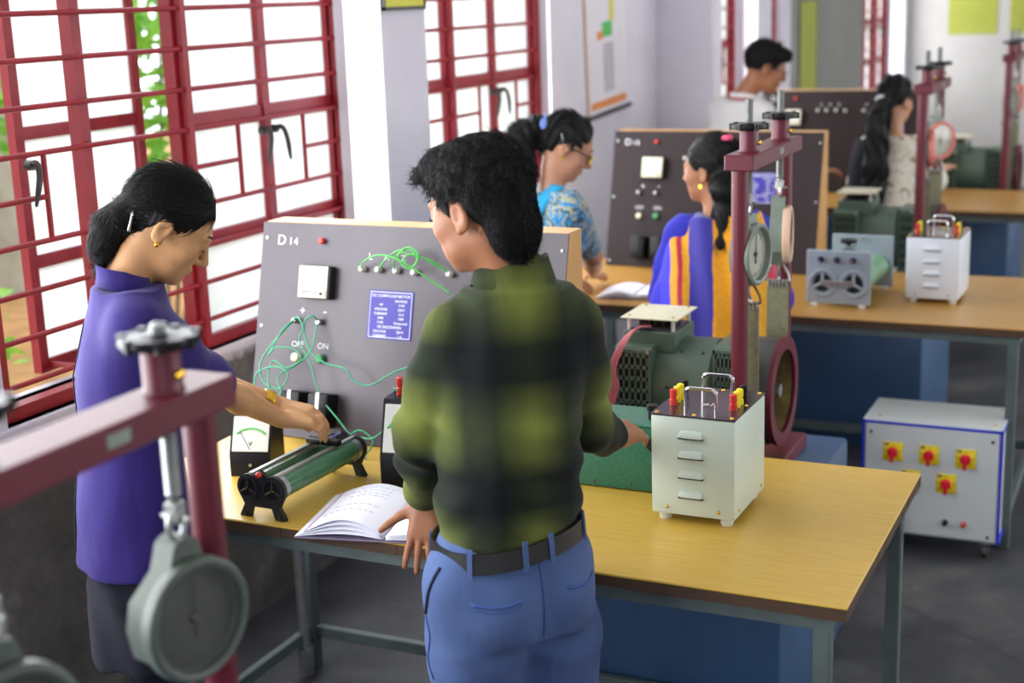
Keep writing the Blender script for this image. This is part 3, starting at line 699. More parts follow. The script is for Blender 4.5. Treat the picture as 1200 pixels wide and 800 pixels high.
# ------------------------------------------------------------------ white load boxes
def make_loadbox(label, x, y, rz, mat, hgt=.225, w=.187, d=.232):
    T = thing('load_box', label, 'resistor box', (x, y, .78), rz, 'resistor load boxes')
    z0 = .018
    body = MB().bbox(0, w, 0, d, z0, z0+hgt-.004, .004, 2).build('case', mat, T)
    MB().bbox(-.001, w+.001, -.001, d+.001, z0+hgt-.004, z0+hgt, .001, 1).build('top_plate', M['brown_top'], T)
    zt = z0+hgt
    for sx in (.024, w-.024):
        for sy in (.024, d-.024): MB().lathe([(.012, 0), (.014, .004), (.014, .018)], (sx, sy, 0), (0, 0, 1), 14).build('foot', M['white_pl'], T)
    for k in range(4):
        zz = z0+.050+k*.0445
        m = MB(); n = 10; cx, hw = w*.485, .030; vs = []; 
        # pressed louvre: half capsule hood
        for i in range(n+1):
            u = -hw+2*hw*i/n; e = math.sqrt(max(0, 1-(abs(u)/hw)**6))
            for j in range(5):
                a = j/4*PI/2
                vs.append((cx+u, -.0085*math.sin(a)*e-.0001, zz-.006+.015*math.cos(a)*e*(1)))
        fs = [(i*5+j, i*5+j+1, (i+1)*5+j+1, (i+1)*5+j) for i in range(n) for j in range(4)]
        m.add(vs, fs); m.add([(cx-hw, -.0002, zz-.007), (cx+hw, -.0002, zz-.007), (cx+hw, -.0002, zz-.0062), (cx-hw, -.0002, zz-.0062)], [(0, 1, 2, 3)])
        lv = m.build('louvre', mat, body)
        MB().box(cx-hw*.93, cx+hw*.93, -.0075, -.0004, zz-.0092, zz-.0062).build('louvre_shade', M['drum'], lv)  # dark strip painting in the shadow under the louvre hood
    for u, v in ((.035, .016), (w-.035, .016)): MB().lathe([(.004, 0), (.0035, .002), (0, .003)], (u, 0, z0+v), (0, -1, 0), 8).build('screw', M['gold'], body)
    for v, zz in ((.03, .016), (d-.03, .016)): MB().lathe([(.004, 0), (.0035, .002), (0, .003)], (w, v, z0+zz), (1, 0, 0), 8).build('screw', M['gold'], body)
    for yy in (.035, d-.075):
        x0, x1, hh, rr = w*.36, w*.72, .052, .010; pts = [(x0, yy, zt)]
        for k in range(6): a = PI-k*PI/10; pts.append((x0+rr+math.cos(a)*rr, yy, zt+hh-rr+math.sin(a)*rr))
        for k in range(6): a = PI/2-k*PI/10; pts.append((x1-rr+math.cos(a)*rr, yy, zt+hh-rr+math.sin(a)*rr))
        pts.append((x1, yy, zt)); MB().tube(pts, .0042, 10).build('handle', M['chrome'], T)
    for xx in (.026, w-.026):
        for yy, mt in ((.075, 'red_pl'), (.100, 'yellow_pl'), (.122, 'yellow_pl'), (.152, 'black')):
            MB().lathe([(.0085, 0), (.0085, .012), (.006, .013), (.006, .016), (.0078, .017), (.0078, .033), (.005, .035), (0, .035)], (xx, yy, zt), (0, 0, 1), 14).build('terminal', M[mt], T)
    for u, v in ((.010, .012), (w*.5, .012), (w-.010, .012), (.010, d-.012), (w*.5, d-.012), (w-.010, d-.012), (.010, d*.5), (w-.010, d*.5)):
        MB().lathe([(.0042, 0), (.0035, .002), (0, .003)], (u, v, zt), (0, 0, 1), 8).build('screw', M['gold'], T)
    F = frame_m((0, 0, zt), (1, 0, 0), (0, 1, 0))
    lettering([('=/', w*.46, d*.40, .035, 'LEFT')], M['white_text'], T, F @ Matrix.Rotation(.3, 4, 'Z') @ Matrix.Translation((.02, -.04, 0)), 'top_marking')
    return T
make_loadbox('pale green box with four louvres and coloured terminals on the front table', -.998, 2.80, math.radians(-.5), M['cream_metal'])
make_loadbox('cool white box with four louvres on the second table', -.874, 5.19, math.radians(-1), M['white_box2'])

# ------------------------------------------------------------------ green starter box
T = thing('starter_box', 'hammered green box under the right hand of the man', 'switch box', (-1.235, 2.955, .78))
MB().bbox(-.10, .225, 0, .13, .003, .158, .004, 2).build('case', M['green_box'], T)
MB().bbox(-.104, .229, -.004, .134, .157, .165, .003, 1).build('lid', M['green_box'], T)
for u in (.04, .13): MB().lathe([(.004, 0), (.0035, .002), (0, .003)], (u, 0, .015), (0, -1, 0), 8).build('screw', M['drum'], T)
kk = MB().lathe([(.010, 0), (.010, .012), (.016, .014), (.016, .024), (0, .026)], (.195, -.001, .125), (0, -1, 0), 14); kk.build('knob', M['black'], T)
MB().lathe([(.010, 0), (.010, .02), (.013, .022), (.013, .034), (0, .036)], (.170, .045, .165), (0, 0, 1), 14).build('knob', M['black'], T)

# ------------------------------------------------------------------ motors and brake stands
def make_motor(label, dx, dy):
    T = thing('electric_motor', label, 'motor', (-1.15+dx, 3.70+dy, .60), 0, 'green motors with brake drums')
    za = .238; g = M['green_mach']
    # foot rails
    f = MB(); f.bbox(-.25, .02, -.13, -.07, 0, .06, .004, 1); f.bbox(-.25, .02, .07, .13, 0, .06, .004, 1); f.box(-.22, -.02, -.10, .10, .05, .12); f.build('base_feet', g, T)
    MB().lathe([(.10, -.14), (.125, -.135), (.132, -.12), (.132, .035), (.122, .045), (.10, .05)], (0, 0, za), (1, 0, 0), 40).build('frame_body', g, T)
    for s in (-1, 1): MB().lathe([(.005, 0), (.005, .004), (0, .005)], (-.02+s*.03, -.075, za+.108), (0, -.57, .82), 8).build('bolt', M['drum'], T)
    MB().lathe([(.005, 0), (.005, .004), (0, .005)], (-.075, -.131, za+.02), (0, -1, 0), 8).build('bolt', M['drum'], T)
    # left end housing with grille
    def housing(x0, x1, hw, zlo, zhi, cols, rows):
        c = .045
        prof = [(-hw, zlo), (hw, zlo), (hw, zhi-c*.4), (hw-c, zhi), (-hw+c*.15, zhi), (-hw, zhi-c*.15)]
        H = MB().prism(prof, 0, x0, x1).build('end_housing', g, T)
        wx, pad = (x1-x0), .010; cw = (wx-2*pad)/cols; zr0, zr1 = zlo+.02, zhi-.022; ch = (zr1-zr0)/rows
        MB().box(x0+pad*.5, x1-pad*.5, -hw-.0012, -hw+.002, zr0-.004, zr1+.004).build('grille_back', M['void'], H)
        b = MB()
        for i in range(cols+1): b.box(x0+pad+i*cw-cw*.17, x0+pad+i*cw+cw*.17, -hw-.004, -hw-.001, zr0-.004, zr1+.004)
        for j in range(rows+1): b.box(x0+pad-cw*.17, x1-pad+cw*.17, -hw-.004, -hw-.001, zr0+j*ch-ch*.17, zr0+j*ch+ch*.17)
        b.box(x0, x0+pad*.6, -hw-.004, -hw, zlo, zhi-c*.15); b.box(x1-pad*.6, x1, -hw-.004, -hw, zlo, zhi-c*.15)
        b.box(x0, x1, -hw-.004, -hw, zr1+.004, zhi-c*.15)
        b.build('grille', g, H, smooth=False)
        MB().lathe([(.006, 0), (.006, .003), (0, .004)], (x1-.006, -hw-.004, zhi-.012), (0, -1, 0), 8).build('screw', M['steel'], H)
    housing(-.222, -.118, .138, .06, .365, 5, 8)
    housing(.05, .115, .115, .10, .375, 4, 6)
    # terminal box and white cover plate on stand-offs
    MB().bbox(-.215, -.065, -.085, .085, .34, .398, .004, 1).build('terminal_box', g, T)
    MB().bbox(-.205, -.075, -.07, .07, .398, .402, .001, 1).build('insulating_board', M['bakelite'], T)
    for u, v in ((-.203, -.068), (-.077, -.068), (-.203, .068), (-.077, .068)): MB().cyl((u, v, .398), (u, v, .432), .0055, n=10).build('standoff', M['white_pl'], T)
    tb = MB()
    for k in range(5): tb.bbox(-.19+k*.022, -.176+k*.022, -.03, .03, .402, .418, .002, 1)
    tb.build('terminal_strip', M['black_matt'], T)
    MB().bbox(-.222, -.058, -.092, .092, .432, .436, .0015, 1).build('cover_plate', M['ivory'], T)
    for u, v in ((-.203, -.068), (-.077, -.068), (-.203, .068), (-.077, .068)): MB().lathe([(.004, 0), (.004, .003), (0, .003)], (u, v, .436), (0, 0, 1), 8).build('cover_screw', M['gold'], T)
    # shaft and drum
    MB().cyl((.05, 0, za), (.205, 0, za), .018, n=20).build('shaft', M['steel'], T)
    R = .150
    D = MB().lathe([(R-.006, 0), (R-.006, .085), (R-.034, .085), (R-.034, .02), (.03, .02), (.03, 0)], (.122, 0, za), (1, 0, 0), 48, closed=True).build('brake_drum', M['drum'], T)
    MB().lathe([(R, .083), (R, .095), (R-.036, .095), (R-.036, .083)], (.122, 0, za), (1, 0, 0), 48, closed=True).build('rim', M['crimson'], D)
    MB().lathe([(R-.0345, .021), (R-.0345, .084), (R-.037, .084), (R-.037, .021)], (.122, 0, za), (1, 0, 0), 48, closed=True).build('drum_lining', M['rust'], D)
    return T
def make_stand(label, dx, dy, dz=0):
    T = thing('brake_stand', label, 'brake stand', (-.9925+dx, 3.70+dy, .60+dz), 0, 'crimson brake test stands'); cr = M['crimson']
    MB().bbox(-.055, .058, -.27, .27, 0, .040, .004, 1).build('base_channel', cr, T)
    zt = .862
    for s in (-1, 1): MB().cyl((-.004, s*.222, .04), (-.004, s*.222, zt), .0215, n=28).build('post', cr, T)
    MB().bbox(-.0375, .0375, -.25, .25, zt, zt+.040, .003, 1).build('crossbar', cr, T)
    MB().bbox(.0375, .0385, .005, .045, zt+.014, zt+.030, .0004, 1).build('maker_plate', M['balance'], T)
    for s, zx in ((-1, 0), (1, 0)):
        y = s*.155
        MB().lathe([(.027, 0), (.024, .006), (.024, .052), (.020, .054), (0, .054)], (0, y, zt+.040), (0, 0, 1), 24).build('boss', cr, T)
        MB().lathe([(.006, 0), (.006, .006), (0, .008)], (.024, y, zt+.062), (1, 0, 0), 10).build('grub_screw', M['gold'], T)
        hw = MB(); n = 60
        prof = [(.018, 0), (.030, -.002), (.046, .001), (.048, .007), (.046, .014), (.034, .012), (.018, .016)]
        hw.lathe(prof, (0, y, zt+.096), (0, 0, 1), 40)
        for k in range(7):
            a = 2*PI*k/7; hw.cyl((math.cos(a)*.045, y+math.sin(a)*.045, zt+.0955), (math.cos(a)*.045, y+math.sin(a)*.045, zt+.1115), .0062, n=8)
        hw.build('handwheel', M['black'], T)
        sc = []
        for k in range(61): sc.append(((.0085 if k % 2 else .0105) if k > 2 else .008, k*.0032*(1 if dz == 0 else 1.15)))
        ex = 0 if dz == 0 else .03
        MB().lathe(sc, (0, y, zt-.075-ex), (0, 0, 1), 12).build('screw_rod', M['steel'], T)
        MB().lathe([(.0105 if k % 2 else .0085, k*.0022) for k in range(30 if dz == 0 else 9)]+[(0, .066 if dz == 0 else .020)], (0, y, zt+.106), (0, 0, 1), 12).build('screw_top', M['steel'], T)
        cv = MB(); cv.bbox(-.010, .010, y-.010, y+.010, zt-.098-ex, zt-.072-ex, .002, 1); cv.cyl((-.020, y, zt-.092-ex), (.020, y, zt-.092-ex), .004, n=8); cv.build('clevis', M['steel'], T)
    return T
def make_balance(label, x, y, z, rz, ring_mat, group='round dial spring balances', dial='dial_face'):
    # hung from its top eye at (x, y, z)
    T = thing('spring_balance', label, 'spring balance', (x, y, z), rz, group); b = M['balance_shaded'] if dial == 'dial_shaded' else M['balance']
    eye = [(0, math.sin(a)*.012, -.020+math.cos(a)*.020) for a in [2*PI*k/16 for k in range(16)]]
    MB().tube(eye, .0042, 6, closed=True).build('top_eye', M['steel'], T)
    out = []
    for k in range(9): a = PI*k/8; out.append((math.cos(a)*.022, -.052+math.sin(a)*.018))
    out += [(-.030, -.075), (-.066, -.105), (-.074, -.140), (-.066, -.178), (-.030, -.208), (-.020, -.222), (.020, -.222), (.030, -.208), (.066, -.178), (.074, -.140), (.066, -.105), (.030, -.075)]
    MB().prism(out, 0, -.022, .014).build('body', b, T)
    MB().lathe([(.078, 0), (.080, .004), (.080, .018), (.074, .022), (.068, .020), (.068, .006), (.06, 0)], (.012, 0, -.140), (1, 0, 0), 40).build('dial_rim', ring_mat, T)
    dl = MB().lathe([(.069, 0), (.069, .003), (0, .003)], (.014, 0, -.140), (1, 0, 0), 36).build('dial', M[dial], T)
    tk = MB()
    for k in range(40):
        a = 2*PI*k/40; r0 = .052 if k % 5 else .046
        tk.tube([(.0172, math.sin(a)*r0, -.140+math.cos(a)*r0), (.0172, math.sin(a)*.061, -.140+math.cos(a)*.061)], .0008, 4)
    tk.build('tick_marks', M['dark_text'], dl)
    nd = MB(); nd.tube([(.020, 0, -.165), (.020, .004, -.09)], [.002, .0008], 5); nd.lathe([(.006, 0), (.006, .006), (0, .007)], (.017, 0, -.140), (1, 0, 0), 12); nd.build('needle', M['drum'], T)
    MB().lathe([(.069, .018), (0, .0185)], (.012, 0, -.140), (1, 0, 0), 30).build('glass', M['glass'], T)
    hk = catmull([(0, 0, -.215), (0, .002, -.245), (0, .014, -.262), (0, .004, -.276), (0, -.010, -.266)], 5)
    MB().tube(hk, .004, 7).build('hook', M['steel'], T)
    return T
def make_belt(label, dx, dy):
    T = thing('brake_belt', label, 'belt', (-.995+dx, 3.70+dy, .60), 0, 'canvas brake belts')
    za, R, w = .238, .1460, .030; pts = []
    z1 = .50
    pts.append((-R-.004, z1)); pts.append((-R-.004, za+.12)); 
    for k in range(25): a = PI+PI*k/24; pts.append((math.cos(a)*R, za+math.sin(a)*R))
    pts.append((R+.004, za+.12)); pts.append((R+.004, z1))
    m = MB(); n = len(pts); vs = []
    for i, (y, z) in enumerate(pts):
        p, q = pts[max(0, i-1)], pts[min(n-1, i+1)]; d = Vector((q[0]-p[0], q[1]-p[1])).normalized(); nx, nz = d.y, -d.x
        for xx, o in ((-w, 0), (w, 0), (w, .005), (-w, .005)): vs.append((xx, y+nx*o, z+nz*o))
    fs = [(i*4+j, i*4+(j+1) % 4, (i+1)*4+(j+1) % 4, (i+1)*4+j) for i in range(n-1) for j in range(4)]+[(0, 1, 2, 3), (n*4-4, n*4-3, n*4-2, n*4-1)]
    m.add(vs, fs); m.build('canvas_strap', M['belt'], T)
    for s in (-1, 1):
        y = s*(R+.004); st = MB()
        tri = [(-.034, y, z1+.012), (.034, y, z1+.012), (.004, y, z1+.075), (-.004, y, z1+.075)]
        st.tube(catmull(tri, 3, closed=True), .0038, 7, closed=True); st.build('triangle_link', M['rust'] if s < 0 else M['steel'], T)
        l = MB()
        for k in range(6): l.tube([(-.025+k*.01, y-.005, z1-.006), (-.025+k*.01, y-.006, z1+.014), (-.025+k*.01, y+.006, z1+.014), (-.025+k*.01, y+.006, z1-.006)], .0022, 5)
        l.build('lacing', M['steel'], T)
    return T
def brake_set(dx, dy, names, rings, rots, dz=0):
    make_stand(names[0], dx, dy, dz)
    if names[1]: make_motor(names[1], dx, dy); make_belt(names[2], dx, dy)
    z = .60+.862-.082+dz-(.03 if dz else 0)
    for s, lb, rg, rz in ((-1, names[3], rings[0], rots[0]), (1, names[4], rings[1], rots[1])):
        make_balance(lb, -.9925+dx, 3.70+dy+s*.155, z, rz, rg, dial='dial_shaded' if dz else 'dial_face')
brake_set(0, 0, ['crimson brake stand on the front blue plinth, in focus behind the pale green box', 'green motor with white terminal cover behind the pale green box', 'canvas belt hanging round the drum of the front motor',
    'near grey dial balance on the front brake stand', 'far edge on balance with cream ring on the front brake stand'], [M['balance'], M['cream_ring']], [math.radians(-8), math.radians(10)])
brake_set(.03, 2.55, ['crimson brake stand beside the woman with long hair', 'dim green motor behind the grey rheostats of the second table', 'canvas belt on the second brake drum beside the cool white box',
    'left salmon ringed balance beside the woman with long hair', 'right salmon ringed balance showing its dial beside the long haired woman'], [M['pink_ring'], M['pink_ring']], [math.radians(12), math.radians(-38)])
brake_set(.10, 4.95, ['dark crimson brake stand at the far right edge', 'dark green motor on the far plinth at the right edge', 'canvas belt on the far brake drum at the right edge',
    'grey balance on the far right brake stand', 'salmon ringed balance on the far right brake stand'], [M['balance'], M['pink_ring']], [math.radians(-6), math.radians(-4)])
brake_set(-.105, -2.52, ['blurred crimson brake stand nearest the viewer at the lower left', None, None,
    'blurred dark balance at the lower left corner nearest the viewer', 'large blurred grey dial balance in the left foreground'], [M['balance_shaded'], M['balance_shaded']], [math.radians(-14), math.radians(-12)], -.05)
# pink motor leads
def leads(dx, dy, where, fan):
    for k in range(5):
        q = [(-1.29+dx-k*.006, 3.63+dy+.004*k, 1.010), (-1.315+dx-k*.006, 3.575+dy, 1.012-.004*k), (-1.345+dx-k*.004*fan, 3.545+dy, .955), (-1.362+dx-k*.004, 3.538+dy+(k % 2)*.008, .90),
             (-1.352+dx-((k*3) % 5)*.007, 3.536+dy, .86), (-1.368+dx-k*.003, 3.535+dy, .80), (-1.372+dx-((k*2) % 5)*.005, 3.53+dy, .72), (-1.375+dx-k*.004, 3.52+dy, .615)]
        tag(MB().tube(catmull(q, 6), .0028, 6).build('motor_lead', M['wire_pink'], ang=None), '%s pink lead hanging from the terminal cover of the %s motor' % (['rightmost', 'second from right', 'middle', 'second from left', 'leftmost'][k], where), 'wire', 'pink leads of the %s motor' % where)
leads(0, 0, 'front', 1)
# ------------------------------------------------------------------ switch cabinet on castors
T = thing('switch_cabinet', 'white cabinet with blue edges and yellow and red rotary switches', 'cabinet', (-.70, 4.75, 0), math.radians(0))
x0, x1, d, z0, z1 = -.228, .232, .27, .062, .462
B = MB().bbox(x0+.006, x1-.006, .004, d, z0, z1-.002, .004, 1).build('case', M['white_metal'], T)
MB().bbox(x0+.012, x1-.012, -.002, .006, z0+.008, z1-.012, .002, 1).build('front_panel', M['white_metal'], T)
for a in ((x0, x0+.008, -.003, .012, z0, z1), (x1-.008, x1, -.003, .012, z0, z1), (x0, x1, -.003, .010, z1-.012, z1-.003)):
    MB().bbox(*a, .0015, 1).build('blue_edge', M['blue_trim'], T)
for a in ((x1-.010, x1+.001, d-.012, d+.001, z0, z1), (x1-.008, x1+.001, 0, d, z0, z0+.012), (x1-.008, x1+.001, 0, d, z1-.013, z1-.004)):
    MB().bbox(*a, .0015, 1).build('blue_edge', M['blue_trim'], T)
MB().bbox(x0+.002, x1-.002, -.001, d+.002, z1-.004, z1+.002, .002, 1).build('top_cover', M['white_metal'], T)
for u, v in ((x0+.05, .05), (x0+.05, d-.04), (x1-.03, .05), (x1-.03, d-.04)): MB().lathe([(.006, 0), (.005, .002), (0, .003)], (u, v, z1+.002), (0, 0, 1), 10).build('screw', M['gold'], T)
for u, v in ((.20, .42), (.195, .085), (x0+.03, .42)): MB().lathe([(.006, 0), (.005, .002), (0, .003)], (u, -.002, v), (0, -1, 0), 10).build('screw', M['drum'], T)
def rotary(u, z):
    S = MB().bbox(u-.033, u+.033, -.008, -.002, z-.033, z+.033, .004, 2).build('switch_plate', M['yellow_pl'], T)
    MB().box(u-.029, u-.014, -.0086, -.008, z+.021, z+.030).build('rating_mark', M['black'], S)
    F = frame_m((u, -.0082, z), (1, 0, 0), (0, 0, 1))
    lettering([('16', -.0285, .0215, .0105, 'LEFT', .0002)], M['white_text'], S, F @ Matrix.Translation((0, 0, .0006)), 'rating_number')
    lettering([('OFF', 0, .022, .006, 'CENTER'), ('ON', .025, 0, .006, 'CENTER'), ('OFF', -.025, 0, .006, 'CENTER'), ('MAIN', -.021, -.022, .006, 'CENTER')], M['dark_text'], S, F, 'position_marks')['kind'] = 'stuff'
    k = MB(); k.lathe([(.018, 0), (.018, .010), (.015, .013), (0, .013)], (u, -.008, z-.001), (0, -1, 0), 24)
    fm = Matrix.Rotation(0, 4, 'Y')
    k.prism([(u-.0058, z+.012), (u+.0058, z+.012), (u+.0055, z-.032), (u-.0055, z-.032)], 1, -.030, -.018)
    k.build('switch_knob', M['red_sw'], S)
for u, z in ((-.122, .357), (-.003, .357), (.116, .355), (-.062, .264), (.056, .262)): rotary(u, z)
for u, mt in ((.058, 'black'), (.117, 'red_pl')):
    MB().lathe([(.009, 0), (.009, .006), (.006, .008), (.0075, .012), (.0075, .024), (0, .026)], (u, -.002, .124), (0, -1, 0), 14).build('terminal', M[mt], T)
MB().bbox(-.112, -.078, -.03, -.002, .10, .17, .004, 2).build('socket', M['black'], T)
for sx in (x0+.045, x1-.045):
    for sy in (.035, d-.035):
        c = MB(); c.bbox(sx-.016, sx+.016, sy-.016, sy+.016, .050, z0+.001, .002, 1); co = c.build('castor', M['chrome'], T)
        MB().lathe([(.016, -.010), (.025, -.008), (.025, .008), (.016, .010)], (sx, sy, .025), (1, 0, 0), 20).build('castor_wheel', M['drum'], co)
        MB().prism([(sy-.018, .052), (sy+.018, .052), (sy+.02, .03), (sy, .020), (sy-.02, .03)], 0, sx+.011, sx+.014).build('fork', M['chrome'], co)
        MB().prism([(sy-.018, .052), (sy+.018, .052), (sy+.02, .03), (sy, .020), (sy-.02, .03)], 0, sx-.014, sx-.011).build('fork', M['chrome'], co)
# ------------------------------------------------------------------ open notebooks
def make_notebook(label, x, y, rz, w=.205, d=.27, curl=.045, z=.781):
    T = thing('open_notebook', label, 'notebook', (x, y, z), rz, 'open practical notebooks')
    MB().bbox(-w-.004, w+.004, -.003, d+.003, 0, .003, .001, 1).build('cover', M['cover'], T)
    for s in (-1, 1):
        n, k = 14, 6; vs = []; c = curl if s < 0 else .012; fs = []
        hh = lambda t: .004+.010*(1-t)+c*(math.sin(min(1, t*1.0)*PI)**1.0)*(1-t*.35)
        for layer in range(4):
            off = layer/3
            m = MB(); vs = []
            for i in range(n+1):
                t = i/n
                for j in range(k+1):
                    v = j/k; zz = .004+(hh(t)-.004)*(.25+.25*layer)*(1-.25*(v)) 
                    vs.append((s*(.003+t*(w-.003*layer*.4)), v*d, zz))
            fs = [(i*(k+1)+j, (i+1)*(k+1)+j, (i+1)*(k+1)+j+1, i*(k+1)+j+1) for i in range(n) for j in range(k)]
            m.add(vs, fs)
            o = m.build('page', M['paper'], T, ang=None); 
            md = o.modifiers.new('thick', 'SOLIDIFY'); md.thickness = .0012
            top = (o, vs, fs)
        # margin and handwriting lie on the top page
        hw = MB(); rnd = random.Random(5+s)
        def surf(t, v): 
            return Vector((s*(.003+t*(w-.003*3*.4)), v*d, .004+(hh(t)-.004)*(1-.25*v)+.0009))
        for r in range(9):
            v = .88-r*.075
            if rnd.random() < .2: continue
            t0, t1 = (.22, rnd.uniform(.55, .8)) if s < 0 else (.25, rnd.uniform(.5, .85))
            tt = t0
            while tt < t1:
                l = rnd.uniform(.03, .07); pts = [surf(tt+l*q/4, v+rnd.uniform(-.008, .008)) for q in range(5)]
                hw.tube(pts, .0005, 4); tt += l+.02
        h_ = hw.build('handwriting', M['ink'], T, ang=None); h_['kind'] = 'stuff'
        mg = MB(); mg.tube([surf(.90, v/8) for v in range(9)], .0013, 4); mg.build('margin_line', M['pink_line'], T)
    return T
make_notebook('open notebook with curled left page under the left hand of the man', -1.485, 2.475, math.radians(12), .20, .265)
make_notebook('open notebook in front of the woman in blue on the second table', -1.83, 4.965, math.radians(6), .145, .22, .02)
# ------------------------------------------------------------------ posters and chart
def flat_poster(name, label, M4, w, h, mat, rows, cat='poster', edge=None, group=None):
    # hangs in the plane of M4 (origin at its lower left corner)
    T = thing(name, label, cat, M4.translation, 0, group); R = M4.to_3x3().to_4x4()
    MB().bbox(0, w, 0, h, .002, .008, .001, 1, R).build('sheet', mat, T)
    if edge:
        f = MB()
        for a in ((-.006, w+.006, -.008, .004), (-.006, w+.006, h-.004, h+.008), (-.006, .004, -.008, h+.008), (w-.004, w+.006, -.008, h+.008)): f.box(a[0], a[1], a[2], a[3], .001, .012, R)
        f.build('frame', edge, T)
    m = MB(); rnd = random.Random(3); v = h-.05
    while v > .03:
        u = .03
        while u < w-.05:
            l = rnd.uniform(.015, .05); m.box(u, min(u+l, w-.03), v, v+.006, .008, .0085, R); u += l+.01
        v -= rows
    o = m.build('print', M['poster_t'], T, smooth=False); o['kind'] = 'stuff'
    return T
FX = lambda x, y, z: frame_m((x, y, z), (0, 1, 0), (0, 0, 1))        # on the left wall, facing +X
FB = lambda x, y, z: frame_m((x, y, z), (1, 0, 0), (0, 0, 1))        # on the back wall, facing -Y
flat_poster('wall_poster', 'small yellow poster in a dark frame on the first white pillar', FX(-2.42, 4.215, 1.878), .28, .40, M['poster_y'], .03, edge=M['drum'])
flat_poster('wall_poster', 'yellow green poster on the back wall, left of two', FB(-2.07, YB, 1.42), .44, .62, M['poster_yg'], .028)
flat_poster('wall_poster', 'yellow green poster on the back wall, cut by the right edge', FB(-1.52, YB, 1.42), .44, .62, M['poster_yg'], .028)
flat_poster('wall_poster', 'narrow yellow poster seen edge on, on the grey wall', FX(-2.59, 10.55, 1.05), .55, .75, M['poster_yg'], .05, edge=M['drum'])
T = thing('wall_chart', 'white hanging chart with an orange bottom strip on the pale pilaster', 'chart', (-2.55, 6.33, 1.33)); R = FX(0, 0, 0).to_3x3().to_4x4() @ Matrix.Rotation(math.radians(3), 4, 'Z')
MB().bbox(0, .52, 0, .80, .004, .008, .001, 1, R).build('sheet', M['chart'], T)
MB().box(.03, .50, .03, .065, .008, .009, R).build('orange_strip', M['orange'], T)
MB().cyl(R @ Vector((-.02, 0, .012)), R @ Vector((.54, 0, .012)), .012, n=10).build('bottom_rod', M['drum'], T)
MB().cyl(R @ Vector((-.02, .80, .012)), R @ Vector((.54, .80, .012)), .012, n=10).build('top_rod', M['drum'], T)
MB().box(-.012, .004, 0, .80, .004, .010, R).build('side_strip', M['cream_ring'], T)
MB().box(.20, .34, .10, .33, .008, .0088, R).build('grey_figure', M['lav'], T)
MB().box(.20, .33, .36, .43, .008, .0088, R).build('green_figure', M['wire_green'], T)
MB().box(.13, .20, .35, .39, .008, .0088, R).build('orange_figure', M['orange'], T)
MB().box(.30, .36, .43, .60, .008, .0088, R).build('yellow_figure', M['poster_y'], T)
